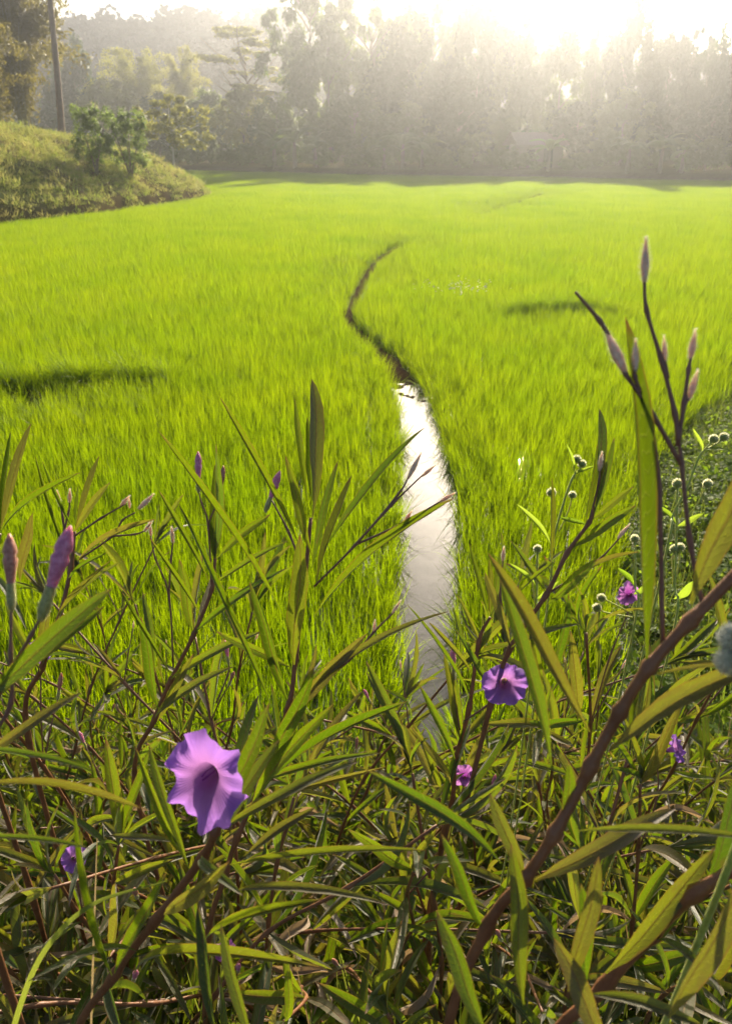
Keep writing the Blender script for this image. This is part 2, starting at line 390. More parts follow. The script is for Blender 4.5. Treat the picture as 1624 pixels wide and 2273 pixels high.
def hit(px, py, d0=20.0, d1=70.0):
    ds = np.linspace(d0, d1, 400); q = [P(px, py, float(d)) for d in ds]; z = height([a.x for a in q], [a.y for a in q])
    for a, zz in zip(q, z):
        if a.z <= zz: return a
    return q[-1]
ys = np.concatenate([np.linspace(-14, -2, 6), np.linspace(-1.2, 14, 300), 14 * np.exp(np.linspace(.006, math.log(150 / 14), 330)), np.linspace(156, 420, 40)])
us = np.concatenate([np.linspace(-3.2, -.85, 26)[:-1], np.linspace(-.85, .85, 260), np.linspace(.85, 3.2, 26)[1:]])
gx = us[None, :] * (np.clip(np.abs(ys), 1.5, None)[:, None] * .95 + 1.6); gy = np.repeat(ys[:, None], len(us), 1)
gz = height(gx, gy)
nv, nu = gx.shape
idx = np.arange(nv * nu).reshape(nv, nu)
F = np.stack([idx[:-1, :-1], idx[:-1, 1:], idx[1:, 1:], idx[1:, :-1]], -1).reshape(-1, 4)
me = bpy.data.meshes.new('ground')
me.vertices.add(nv * nu); me.vertices.foreach_set('co', np.stack([gx, gy, gz], -1).astype(np.float32).ravel())
me.loops.add(F.size); me.loops.foreach_set('vertex_index', F.astype(np.int32).ravel())
me.polygons.add(len(F)); me.polygons.foreach_set('loop_start', np.arange(0, F.size, 4, dtype=np.int32))
me.polygons.foreach_set('use_smooth', np.ones(len(F), dtype=bool))
me.materials.append(M['ground']); me.update(calc_edges=True)
ca = me.color_attributes.new('zone', 'FLOAT_COLOR', 'POINT')
zr = np.clip(ss(.0, .6, mound_e(gx, gy)) * (1 - .75 * ss(.25, .75, .5 + .5 * wob(gx, gy, .8, 9)) * (1 - ss(1.2, 4.5, mound_e(gx, gy)))), 0, 1)
zg = ss(-1, 2, gy - tree_line(gx))
ca.data.foreach_set('color', np.stack([zr, zg, zr * 0, zr * 0 + 1], -1).astype(np.float32).ravel())
obj('ground', me, kind='structure')
wv = [(-70, 1.6, 0), (90, 1.6, 0), (90, 125, 0), (-70, 125, 0)]
obj('water', mesh_np('water', wv, [(0, 1, 2, 3)], M['water']), kind='structure')

# far wooded ridge
ridge_px = [(-500, 70), (-200, 55), (0, 60), (120, 52), (180, 48), (230, 50), (250, 42), (278, 46), (292, 70), (306, 66), (325, 48), (350, 42), (400, 30), (460, 38), (520, 46), (560, 42), (620, 32), (700, 34), (900, 60), (1300, 110), (1900, 120), (2400, 130)]
RD = 185.0
rx = np.array([P(a, b, RD).x for a, b in ridge_px]); rzv = np.array([P(a, b, RD).z for a, b in ridge_px])
YR = P(400, 40, RD).y
hxs = np.linspace(rx[0], rx[-1], 520); hys = np.concatenate([np.linspace(-75, -6, 26), np.linspace(-4, 4, 9), np.linspace(8, 70, 8)])
HX, HY = np.meshgrid(hxs, hys); top = np.interp(HX, rx, rzv)
prof = np.where(HY < 0, 1 - .93 * np.clip(-HY / 78, 0, 1) ** 1.15, 1 - .8 * np.clip(HY / 75, 0, 1))
bmp = .3 + .3 * wob(HX, HY, .11, 3)
HZ = top * prof - .6 + (bmp - .3) * 2.2 * (np.abs(HY) < 60)
HY = HY * .62
V = np.stack([HX, HY + YR, HZ], -1).reshape(-1, 3); a, b = HX.shape; idx = np.arange(a * b).reshape(a, b)
F = np.stack([idx[:-1, :-1], idx[:-1, 1:], idx[1:, 1:], idx[1:, :-1]], -1).reshape(-1, 4)
obj('hill', mesh_np('hill', V, F, M['hill'], True), kind='structure')
HILL = (HX, HY + YR, HZ)

# ------------------------------------------------------------------ grass and rice, too many to count
def blade_strip(base, direction, lean, h, w, segs, bend):
    """quads/tri of one grass blade; returns verts, faces"""
    d = Vector((math.cos(direction), math.sin(direction), 0)); s = Vector((-d.y, d.x, 0)); V = []; F = []
    for i in range(segs + 1):
        t = i / segs
        c = base + d * (lean * t + bend * t * t) * h + Vector((0, 0, h * (t - .32 * bend * t * t)))
        ww = w * (1 - t ** 1.6) * .5 if i else w * .4
        if i < segs: V += [c - s * ww, c + s * ww]
        else: V += [c]
    for i in range(segs - 1): F.append((2 * i, 2 * i + 1, 2 * i + 3, 2 * i + 2))
    F.append((2 * segs - 2, 2 * segs - 1, 2 * segs)); return V, F
def tuft(name, n, spread, hmin, hmax, w, segs, mat, lean=.25, bend=.35, r=None):
    r = r or rnd; parts = []
    for _ in range(n):
        a = r.random() * 6.283; q = spread * math.sqrt(r.random())
        parts.append(blade_strip(Vector((q * math.cos(a), q * math.sin(a), -.01)), r.random() * 6.283, lean * r.random(), r.uniform(hmin, hmax), w * r.uniform(.7, 1.2), segs, bend * r.random() ** 1.5))
    V, F = merge(parts); o = bpy.data.objects.new(name, mesh_np(name, V, F, mat)); return o
def scatter(name, pts, rots, scls, vids, variants, **props):
    me = bpy.data.meshes.new(name); n = len(pts)
    me.vertices.add(n); me.vertices.foreach_set('co', np.asarray(pts, dtype=np.float32).ravel())
    for nm, ty, key, arr in (('rot', 'FLOAT_VECTOR', 'vector', rots), ('scl', 'FLOAT', 'value', scls), ('vid', 'INT', 'value', vids)):
        at = me.attributes.new(nm, ty, 'POINT'); at.data.foreach_set(key, np.asarray(arr, dtype=np.int32 if ty == 'INT' else np.float32).ravel())
    o = obj(name, me, kind='stuff', **props)
    ng = bpy.data.node_groups.new(name + '_nodes', 'GeometryNodeTree')
    ng.interface.new_socket('Geometry', in_out='INPUT', socket_type='NodeSocketGeometry'); ng.interface.new_socket('Geometry', in_out='OUTPUT', socket_type='NodeSocketGeometry')
    gi = ng.nodes.new('NodeGroupInput'); go = ng.nodes.new('NodeGroupOutput'); L = ng.links.new
    g2i = ng.nodes.new('GeometryNodeGeometryToInstance')
    for v in reversed(variants):
        oi = ng.nodes.new('GeometryNodeObjectInfo'); oi.inputs['Object'].default_value = v; oi.inputs['As Instance'].default_value = False
        L(oi.outputs['Geometry'], g2i.inputs[0])
    ip = ng.nodes.new('GeometryNodeInstanceOnPoints'); ip.inputs['Pick Instance'].default_value = True
    def attr(nm, ty):
        a = ng.nodes.new('GeometryNodeInputNamedAttribute'); a.data_type = ty; a.inputs['Name'].default_value = nm; return a.outputs['Attribute']
    e2r = ng.nodes.new('FunctionNodeEulerToRotation'); L(attr('rot', 'FLOAT_VECTOR'), e2r.inputs[0]); L(e2r.outputs[0], ip.inputs['Rotation'])
    L(attr('scl', 'FLOAT'), ip.inputs['Scale']); L(attr('vid', 'INT'), ip.inputs['Instance Index'])
    L(gi.outputs[0], ip.inputs['Points']); L(g2i.outputs[0], ip.inputs['Instance']); L(ip.outputs[0], go.inputs[0])
    md = o.modifiers.new('scatter', 'NODES'); md.node_group = ng
    return o

rice_v = [tuft('rice_clump', 14, .045, .19, .35, .006, 4, M['rice'], .30, .55) for _ in range(6)]
def rice_tile(name, S, hills, per, spread, hmin, hmax, w, segs, lean, bend):
    """a square of rice planted in hills: clusters of blades that lean together"""
    parts = []
    g = math.ceil(math.sqrt(hills)); st = S / g
    for q_ in range(g * g):
        cx = -S / 2 + (q_ % g + rnd.uniform(.05, .95)) * st; cy = -S / 2 + (q_ // g + rnd.uniform(.05, .95)) * st; hh = rnd.uniform(.72, 1.16); la = rnd.random() * 6.283; ll = rnd.uniform(0, .22)
        for _ in range(per):
            a = rnd.random() * 6.283; q = spread * math.sqrt(rnd.random()); d = a + rnd.gauss(0, .8)
            x, y = cx + q * math.cos(a), cy + q * math.sin(a); x = (x + S / 2) % S - S / 2; y = (y + S / 2) % S - S / 2
            V, F_ = blade_strip(Vector((x, y, -.01)), d, lean * rnd.random(), hh * rnd.uniform(hmin, hmax), w * rnd.uniform(.7, 1.2), segs, bend * rnd.random() ** 1.5)
            V = [v + Vector((math.cos(la), math.sin(la), 0)) * ll * max(v.z, 0) for v in V]; parts.append((V, F_))
    V, F_ = merge(parts); return bpy.data.objects.new(name, mesh_np(name, V, F_, M['rice']))
rice_v += [rice_tile('rice_tile', .5, 34, 22, .045, .16, .34, .0060, 3, .24, .40) for _ in range(7)]
rice_v += [rice_tile('rice_tile', 1.0, 84, 20, .055, .19, .34, .0088, 2, .26, .3) for _ in range(5)]
rice_v += [rice_tile('rice_tile', 2.0, 190, 22, .09, .21, .35, .018, 1, .3, .15) for _ in range(4)]
def rice_ok(x, y):
    k = poly_d(x, y, CH) > np.where(y < 13, .02 + .035 * wob(x, y, 5, 2), .045)
    k &= poly_d(x, y, DI) > .02
    xr = np.interp(y, DI[::-1, 1], DI[::-1, 0]); k &= (x < xr) | (y > 11)
    k &= mound_e(x, y) < -.15
    k &= y < tree_line(x) - 1.2 + .4 * wob(x, y, 1, 2)
    for b in BUND:
        cy = np.interp(x, b[:, 0], b[:, 1]); inx = (x > b[0, 0] + .1) & (x < b[-1, 0] - .1)
        k &= ~(inx & (y < cy + .12) & (y > cy - (.85 if cy.mean() < 10 else .40) * np.clip(.75 + 1.5 * wob(x, y * .3, 3.3, 1) + .4 * wob(x, y, 9, 4), -.2, 1.7)))
    k &= y > 2.12 + .12 * wob(x, y, 2, 3)
    return k | (np.sin(x * 913.7 + y * 377.3) > .62) & (y > 7.5) & (y < 16) & (poly_d(x, y, CH) > .15) & (np.interp(y, DI[::-1, 1], DI[::-1, 0]) > x)
def rice_points():
    P_, R_, S_, I_ = [], [], [], []
    half = lambda y: .53 * (y * .9 + 1.1) * 1.12 + .6
    for y0, y1, S, v0, nvar, dens in ((2.0, 13, .5, 6, 7, 260), (13, 33, 1.0, 13, 5, 130), (33, 127, 2.0, 18, 4, 60)):
        for yc in np.arange(y0 + S / 2, y1, S):
            h = half(yc); xs = np.arange(-math.ceil(h / S) * S + S / 2, h + S / 2, S)
            o = np.linspace(-.5, .5, 6) * S; OX, OY = np.meshgrid(o, o)
            ok = rice_ok(xs[:, None] + OX.ravel()[None], np.full((len(xs), 36), yc) + OY.ravel()[None])
            fr = ok.mean(1)
            for xc, f in zip(xs, fr):
                if f == 1:
                    P_.append((xc + rnd.gauss(0, .01), yc + rnd.gauss(0, .01), 0)); R_.append((0, 0, rnd.randrange(4) * math.pi / 2))
                    S_.append(1.03 * (1 + .06 * float(wob(xc, yc, .7, 4)) + .04 * float(wob(xc, yc, 2.1, 8)))); I_.append(v0 + rnd.randrange(nvar))
                elif f > 0:
                    n = int(dens * S * S); x = xc + rng.uniform(-.5, .5, n) * S; y = yc + rng.uniform(-.5, .5, n) * S
                    k = rice_ok(x, y); x, y = x[k], y[k]
                    d = poly_d(x, y, CH); lean = np.clip(.8 - d * 5, 0, .8) * (y < 8.5); sg = np.sign(np.interp(y, CH[:, 1], CH[:, 0]) - x)
                    for i in range(len(x)):
                        P_.append((x[i], y[i], -.01)); S_.append(rnd.uniform(.8, 1.15)); I_.append(rnd.randrange(6))
                        R_.append((rnd.gauss(0, .12), rnd.gauss(0, .12) + sg[i] * lean[i] * rnd.random(), rnd.uniform(0, 6.283) if lean[i] < .05 else rnd.gauss(0, .8)))
    return P_, R_, S_, I_
scatter('rice', *rice_points(), rice_v, label='bright green young rice filling the flooded paddies', category='rice')

def surf_points(n, xr, yr, keep, tilt=.15, smin=.7, smax=1.3):
    x = rng.uniform(*xr, n); y = rng.uniform(*yr, n); k = keep(x, y); x, y = x[k], y[k]
    rot = np.stack([rng.normal(0, tilt, len(x)), rng.normal(0, tilt, len(x)), rng.uniform(0, 6.283, len(x))], -1)
    return np.stack([x, y, height(x, y) - .004], -1), rot, rng.uniform(smin, smax, len(x))
mg_v = [tuft('mound_tuft', 40, .35, .06, .22, .03, 2, M['mound_grass'], .9, .8) for _ in range(4)]
p, r_, s_ = surf_points(26000, (-40, -6), (16, 56), lambda x, y: (mound_e(x, y) > .0) & (x > -.58 * y - 2) & (wob(x, y, .8, 9) + rng.normal(0, .3, len(x)) < .35), .3, .6, 1.3)
scatter('mound_grass', p, r_, s_, rng.integers(0, 4, len(p)), mg_v, label='short dull green grass covering the mound on the left', category='grass')
bg_v = [tuft('bund_tuft', 24, .05, .22, .48, .006, 4, M['rice'], .45, 1.1) for _ in range(4)]
def near_bund(x, y):
    k = np.zeros(len(x), bool)
    for b in BUND:
        cy = np.interp(x, b[:, 0], b[:, 1]); d = poly_d(x, y, b)
        k |= (d < .10) & (y > cy - .03 + .05 * rng.random(len(x))) & (wob(x, y, 4, 2) > -.75) & (x > b[0, 0]) & (x < b[-1, 0] + .1)
    return k
pb = [surf_points(1300, (b[:, 0].min() - .2, b[:, 0].max() + .3), (b[:, 1].min() - .4, b[:, 1].max() + .5), near_bund, .3) for b in BUND]
p, r_, s_ = [np.concatenate([q[i] for q in pb]) for i in range(3)]
scatter('bund_grass', p, r_, s_, rng.integers(0, 4, len(p)), bg_v, label='fine grass capping the broken earth bunds in the rice', category='grass')

def herb_clump(name, n, mat, size=.03, h=.12):
    Q = []
    for _ in range(n):
        a = rnd.random() * 6.283; q = .09 * math.sqrt(rnd.random()); c = Vector((q * math.cos(a), q * math.sin(a), h * rnd.random() ** .7))
        d = Vector((math.cos(a + rnd.gauss(0, .9)), math.sin(a + rnd.gauss(0, .9)), rnd.uniform(-.1, .7))).normalized(); s = d.cross(Vector((0, 0, 1))).normalized()
        L = size * rnd.uniform(.7, 1.4); w = L * .28
        Q.append([c, c + d * L * .5 + s * w, c + d * L - Vector((0, 0, .15 * L)), c + d * L * .5 - s * w])
    return bpy.data.objects.new(name, mesh_quads(name, np.array([[tuple(v) for v in q] for q in Q]), mat))
hb_v = [herb_clump('herb', 46, M['weed']) for _ in range(4)] + [tuft('herb_grass', 16, .06, .10, .28, .006, 3, M['bund_grass'], .5, .7) for _ in range(2)]
def right_bank(x, y):
    xr = np.interp(y, DI[::-1, 1], DI[::-1, 0]); return (x > xr - .02) & (y > 1.9)
p, r_, s_ = surf_points(22000, (1.0, 9), (1.9, 11.5), right_bank, .2, .7, 1.5)
scatter('ground_cover', p, r_, s_, rng.integers(0, 6, len(p)), hb_v, label='low leafy weeds and grass covering the bank on the right', category='weeds')

# ------------------------------------------------------------------ trees (unit size: 1 wide, 1 tall; scaled per tree)
def leaf_quads(C, Nrm, size, aspect, r):
    """C, Nrm (n,3); diamond leaves"""
    n = len(C); T = r.normal(size=(n, 3)); T -= (T * Nrm).sum(1, keepdims=True) * Nrm; T /= np.linalg.norm(T, axis=1, keepdims=True) + 1e-9
    B = np.cross(Nrm, T); L = size * r.uniform(.6, 1.35, (n, 1)); W = L * aspect
    return np.stack([C - T * L, C + B * W - Nrm * L * .15, C + T * L, C - B * W - Nrm * L * .15], 1)
def crown_clumps(centers, radii, per, size, r, flat=1.0, aspect=.5, up=.45):
    Q = []
    for c, rad in zip(centers, radii):
        n = int(per); d = r.normal(size=(n, 3)); d /= np.linalg.norm(d, axis=1, keepdims=True)
        q = rad * r.uniform(.35, 1.0, (n, 1)) ** .5 * (1 + .25 * r.normal(size=(n, 1)))
        C = c + d * q * np.array([1, 1, flat]); Nn = d * .8 + r.normal(size=(n, 3)) * .42 + np.array([0, 0, up]); Nn /= np.linalg.norm(Nn, axis=1, keepdims=True)
        Q.append(leaf_quads(C, Nn, size, aspect, r))
    return np.concatenate(Q)
def crown_broad(seed, n=84, per=170, size=.025, zlo=.10, shape=1.0, rad=(.06, .13)):
    r = np.random.default_rng(seed); cs = []
    while len(cs) < n:
        d = r.normal(size=3); d /= np.linalg.norm(d); q = r.uniform(.45, 1) ** .6
        p = d * q * np.array([.43, .43, (1 - zlo) * .46]) + np.array([0, 0, zlo + (1 - zlo) * .5])
        k = (p[2] - zlo) / (1 - zlo); p[:2] *= (.75 + .5 * math.sin(math.pi * min(max(k, 0), 1) ** shape)) * .9
        cs.append(p + r.normal(0, .03, 3))
    return crown_clumps(cs, r.uniform(*rad, n), per, size, r, .75)
def crown_open(seed, n=60, per=130, size=.019):
    r = np.random.default_rng(seed); cs = []
    for _ in range(n):
        a = r.uniform(0, 6.283); q = .47 * math.sqrt(r.random()); cs.append(np.array([q * math.cos(a), q * math.sin(a), .42 + .55 * r.random() * (1 - q * .8)]))
    return crown_clumps(cs, r.uniform(.04, .085, n), per, size, r, .55)
def crown_flat(seed, layers=9, size=.016):
    r = np.random.default_rng(seed); cs = []; rs = []
    for i in range(layers):
        a = r.uniform(0, 6.283); q = r.uniform(.08, .36); z = .45 + .52 * (i + .5) / layers
        cx, cy = q * math.cos(a), q * math.sin(a)
        for _ in range(9):
            cs.append(np.array([cx + r.normal(0, .085), cy + r.normal(0, .085), z + r.normal(0, .008)])); rs.append(r.uniform(.04, .07))
    return crown_clumps(cs, rs, 90, size, r, .22, .45, 1.2)
def crown_bamboo(seed, culms=40, size=.014, per=420, droop=1.0):
    r = np.random.default_rng(seed); Q = []
    for i in range(culms):
        a = r.uniform(0, 6.283); reach = r.uniform(.12, .50); H = r.uniform(.62, 1.0) * (1 - .25 * reach); n = per
        t = r.uniform(.22, 1, n) ** .8; rr = .03 + reach * t ** 2.2; z = H * (np.sin(t * 1.75 * (1 + .12 * droop * reach)) / 1.0)
        C = np.stack([rr * math.cos(a), rr * math.sin(a), z], -1) + r.normal(0, 1, (n, 3)) * np.stack([.035 * (1.1 - .6 * t)] * 2 + [.03 * (1.15 - t)], -1)
        C[:, 2] -= np.abs(r.normal(0, .03, n)) * droop
        Nn = r.normal(size=(n, 3)) * .7 + np.array([math.cos(a) * .3, math.sin(a) * .3, .35]); Nn /= np.linalg.norm(Nn, axis=1, keepdims=True)
        Q.append(leaf_quads(C, Nn, size, .28, r))
    return np.concatenate(Q)
def trunk_unit(seed, fork=.35, limbs=7, r0=.018, top=.85, spread=.33, lean=.03):
    r = random.Random(seed); parts = []
    pts = [Vector((lean * t * r.uniform(.6, 1.4) + r.gauss(0, .006), r.gauss(0, .008), top * t - .02)) for t in (0, .2, .4, .6, .8, 1)]
    parts.append(tube(spline(pts, 3), [r0 * (1 - .8 * i / 15) * (1.25 if i == 0 else 1) for i in range(16)], 7))
    for _ in range(limbs):
        z = r.uniform(fork, top * .85); a = r.uniform(0, 6.283); L = spread * r.uniform(.6, 1.1); s = Vector((lean * z / top, 0, z))
        q = [s, s + Vector((math.cos(a) * L * .4, math.sin(a) * L * .4, L * .28)), s + Vector((math.cos(a + .2) * L, math.sin(a + .2) * L, L * r.uniform(.5, .8)))]
        parts.append(tube(spline(q, 3), [r0 * .5 * (1 - .75 * i / 6) for i in range(7)], 5))
    return merge(parts)
def culms_unit(seed, n=16):
    r = random.Random(seed); parts = []
    for _ in range(n):
        a = r.uniform(0, 6.283); reach = r.uniform(.06, .35); H = r.uniform(.6, .92)
        q = [Vector((math.cos(a) * (.03 + reach * t ** 2.2), math.sin(a) * (.03 + reach * t ** 2.2), H * math.sin(t * 1.6) - .01)) for t in (0, .3, .6, .85)]
        parts.append(tube(spline(q, 2), [.005 * (1 - .6 * i / 6) for i in range(7)], 5))
    return merge(parts)
CR = {}
def crown(key, mat):
    k = (key, mat)
    if k not in CR:
        kind, seed = key
        Q = {'broad': crown_broad, 'open': crown_open, 'flat': crown_flat, 'bamboo': crown_bamboo}[kind](seed)
        CR[k] = mesh_quads('crown', Q, M[mat])
    return CR[k]
TR = {}
def trunk(kind, seed, mat):
    k = (kind, seed, mat)
    if k not in TR:
        V, F_ = culms_unit(seed) if kind == 'bamboo' else trunk_unit(seed, .38 if kind != 'broad' else .3, 11 if kind in ('flat', 'open') else 7, .014 if kind == 'slim' else .018)
        TR[k] = mesh_np('trunk', V, F_, M[mat], True)
    return TR[k]
def tree(name, label, px, depth, top, width, kind, seed, mat, rot=None, group=None, bark='bark', base=None, cat='tree'):
    b = P(px, 385 if base is None else base, depth); x, y = b.x, b.y
    z = hz(x, y) - .05; zt = P(px, top, depth).z
    H = zt - z; W = width / FPX * depth
    t = empty(name, (x, y, z), label, cat, group)
    t.rotation_euler.z = rnd.uniform(0, 6.283) if rot is None else rot
    for nm, me_ in (('trunk', trunk('bamboo' if kind == 'bamboo' else kind, seed, 'bamboo_culm' if kind == 'bamboo' else bark)), ('crown', crown((kind, seed), mat))):
        o = obj(nm, me_, t); o.scale = (W, W, H)
    return t

GF = 'trees along the edge of the forest'
# picture x, distance, picture y of the top, width, kind, seed, leaves, label
forest = [
    (85, 110, 250, 150, 'broad', 3, 'tree_dark', 'dark low tree behind the bare palm trunk on the left'),
    (195, 112, 104, 130, 'broad', 2, 'tree_dark', 'dark round-topped tree beneath the ridge, just right of the tall palm trunk'),
    (150, 104, 235, 190, 'broad', 1, 'tree_dark', 'dark spreading tree between the palm trunk and the two shrubs'),
    (330, 112, 98, 190, 'bamboo', 1, 'tree_yellow', 'pale yellowish bamboo clump rising above the slim white-trunked tree'),
    (425, 110, 108, 120, 'bamboo', 2, 'tree_yellow', 'narrow yellowish bamboo clump next right of the biggest pale bamboo'),
    (260, 106, 175, 150, 'broad', 3, 'tree_yellow', 'mid green tree behind the left one of the two shrubs'),  # yellow leaves: a sunlit crown put into the leaf colour
    (360, 103, 215, 150, 'broad', 2, 'tree_dark', 'dark green tree directly behind the slim white-trunked tree'),
    (470, 102, 205, 140, 'broad', 1, 'tree_green', 'shaded green tree in front of the layered flat-topped tree'),
    (560, 100, 62, 250, 'flat', 1, 'tree_yellow', 'tall tree with flat layered branches, standing before the blue ridge'),
    (545, 95, 190, 130, 'broad', 3, 'tree_yellow', 'rounded tree below the layered flat-topped tree'),  # sunlight on this crown is painted in by the yellow leaves
    (690, 95, -60, 210, 'open', 1, 'tree_green', 'tallest airy tree whose left side stands against the blue ridge'),
    (620, 92, 215, 120, 'broad', 2, 'tree_green', 'low rounded tree behind the leftmost banana plants'),
    (735, 90, 70, 190, 'broad', 1, 'tree_green', 'massive tree right of the layered one, filling the gap under the tallest airy tree'),
    (820, 93, -40, 190, 'open', 2, 'tree_green', 'tall thin-leaved tree second from the ridge, with sky between its twigs'),
    (790, 86, 205, 160, 'broad', 3, 'tree_green', 'full pale green tree above the bank where the hillside foot is brown'),
    (900, 88, 60, 170, 'broad', 2, 'tree_dark', 'broad dark tree in the middle of the wood, left of the brightest light'),
    (950, 91, -25, 170, 'open', 3, 'tree_green', 'tall feathery tree in the middle of the wood, sky showing through it'),
    (905, 82, 230, 150, 'broad', 1, 'tree_green', 'low full tree behind the central banana plants'),
    (1045, 88, 8, 160, 'broad', 3, 'tree_dark', 'tall dense tree just left of the bright gap under the sun'),
    (1010, 80, 170, 150, 'broad', 1, 'tree_dark', 'middle-sized tree half way between central bananas and the tin-roofed hut'),
    (1130, 86, 62, 130, 'broad', 2, 'tree_green', 'tree just left of the hut with its top under the sun'),
    (1110, 78, 250, 120, 'bamboo', 1, 'tree_green', 'bushy low bamboo beside the tin-roofed hut'),
    (1225, 84, 78, 150, 'broad', 1, 'tree_green', 'tree rising straight behind the tin-roofed hut'),
    (1300, 82, 66, 140, 'bamboo', 2, 'tree_green', 'feathery bamboo right of the hut, below the sun'),
    (1270, 76, 225, 130, 'broad', 3, 'tree_dark', 'rounded dark tree right beside the hut'),
    (1372, 80, 12, 120, 'broad', 2, 'tree_dark', 'tall dark tree with a narrow top, left of the two gaps of sky'),
    (1370, 74, 205, 140, 'broad', 1, 'tree_green', 'green tree in front of the tall narrow-topped one'),
    (1450, 76, 82, 130, 'broad', 3, 'tree_dark', 'dark tree below the first sky gap right of the sun'),
    (1500, 74, 48, 90, 'open', 2, 'tree_dark', 'sparse dark tree between the two sky gaps on the right'),
    (1460, 70, 225, 130, 'broad', 2, 'tree_dark', 'low dark tree behind the banana plants on the right'),
    (1545, 71, 85, 130, 'bamboo', 1, 'tree_dark', 'drooping dark bamboo second from the right edge'),
    (1620, 69, -15, 150, 'broad', 1, 'tree_dark', 'tall dark tree standing at the right edge'),
    (1560, 66, 215, 150, 'broad', 3, 'tree_dark', 'low dark tree in front of the drooping bamboo on the right'),
    (1660, 63, 190, 160, 'broad', 2, 'tree_dark', 'low dark tree cut off by the right edge'),
]
for px, dep, top, wid, kind, seed, mt, lab in forest:
    tree('bamboo_clump' if kind == 'bamboo' else 'forest_tree', lab, px, dep, top, wid, kind, seed, mt, group=GF)
# the wood going on outside the view and behind: one mass
def wood_mass():
    Q = []; r = np.random.default_rng(5); base = crown_broad(21, 26, 150, .05, .0)
    spots = []
    for x in np.arange(-120, 130, 8.0):
        for k in range(2):
            xx = x + r.uniform(-3, 3); yy = float(tree_line(xx)) + 22 + k * 14 + r.uniform(-4, 4)
            px = 812 + xx / (yy * CP) * FPX
            spots.append((xx, yy, r.uniform(6, 8.5) if -300 < px < 1850 else r.uniform(9, 13)))
    for xx, yy, H in spots:
        a = r.uniform(0, 6.283); c, s = math.cos(a), math.sin(a); B = base.copy(); W = r.uniform(8, 11)
        B = np.stack([(B[..., 0] * c - B[..., 1] * s) * W + xx, (B[..., 0] * s + B[..., 1] * c) * W + yy, B[..., 2] * H + hz(xx, yy)], -1); Q.append(B)
    return mesh_quads('distant_wood', np.concatenate(Q), M['tree_dark'])
obj('distant_wood', wood_mass(), kind='stuff', label='deep wood behind the front row of forest trees', category='woodland')
# undergrowth at the forest foot
def shrub_crown(seed, n=26, per=170, size=.03):
    r = np.random.default_rng(seed); cs = [np.array([r.normal(0, .2), r.normal(0, .2), .25 + .6 * r.random()]) for _ in range(n)]
    return crown_clumps(cs, r.uniform(.10, .2, n), per, size, r, .9)
SHR = [mesh_quads('crown', shrub_crown(s), M['tree_green']) for s in (1, 2, 3)] + [mesh_quads('crown', shrub_crown(4), M['tree_dark'])]
def foot_mass():
    Q = []; r = np.random.default_rng(8); base = [shrub_crown(s, 14, 70, .05) for s in (31, 32, 33)]
    for x in np.arange(-46, 52, .8):
        xx = x + r.uniform(-.8, .8); yy = float(tree_line(xx)) + r.uniform(.6, 6); B = base[r.integers(3)]; W = r.uniform(1.6, 3.4); H = r.uniform(1.4, 4.2)
        if abs(xx - 18) < 3: H *= .5
        Q.append(B * np.array([W, W, H]) + np.array([xx, yy, hz(xx, yy) - .1]))
    return mesh_quads('forest_undergrowth', np.concatenate(Q), M['tree_green'])
obj('forest_undergrowth', foot_mass(), kind='stuff', label='tangled undergrowth along the foot of the forest', category='undergrowth')

hr = np.random.default_rng(77); HXf, HYf, HZf = HILL; ii = hr.integers(0, HXf.shape[0], 2600); jj = hr.integers(0, HXf.shape[1], 2600)
kx = np.abs(HXf[ii, jj] + 25) < 105; ii, jj = ii[kx], jj[kx]
hp = np.stack([HXf[ii, jj], HYf[ii, jj], HZf[ii, jj] - 1.5], -1) + hr.normal(0, 1, (len(ii), 3)) * np.array([1, 1.5, .5])
hv = [bpy.data.objects.new('hill_crown', mesh_quads('hill_crown', crown_broad(90 + k, 18, 34, .075, .05), M['hill'])) for k in range(3)]
scatter('hill_trees', hp, np.stack([0 * hp[:, 0], 0 * hp[:, 0], hr.uniform(0, 6.283, len(hp))], -1), hr.uniform(2.4, 5.0, len(hp)), hr.integers(0, 3, len(hp)), hv, label='bluish wood covering the far ridge', category='woodland')
# slim pale tree on the end of the mound
t = tree('slim_tree', 'slim pale-trunked tree with an airy spreading crown past the end of the mound', 384, 53, 194, 190, 'open', 9, 'tree_yellow', rot=.4, bark='bark_white', base=378)
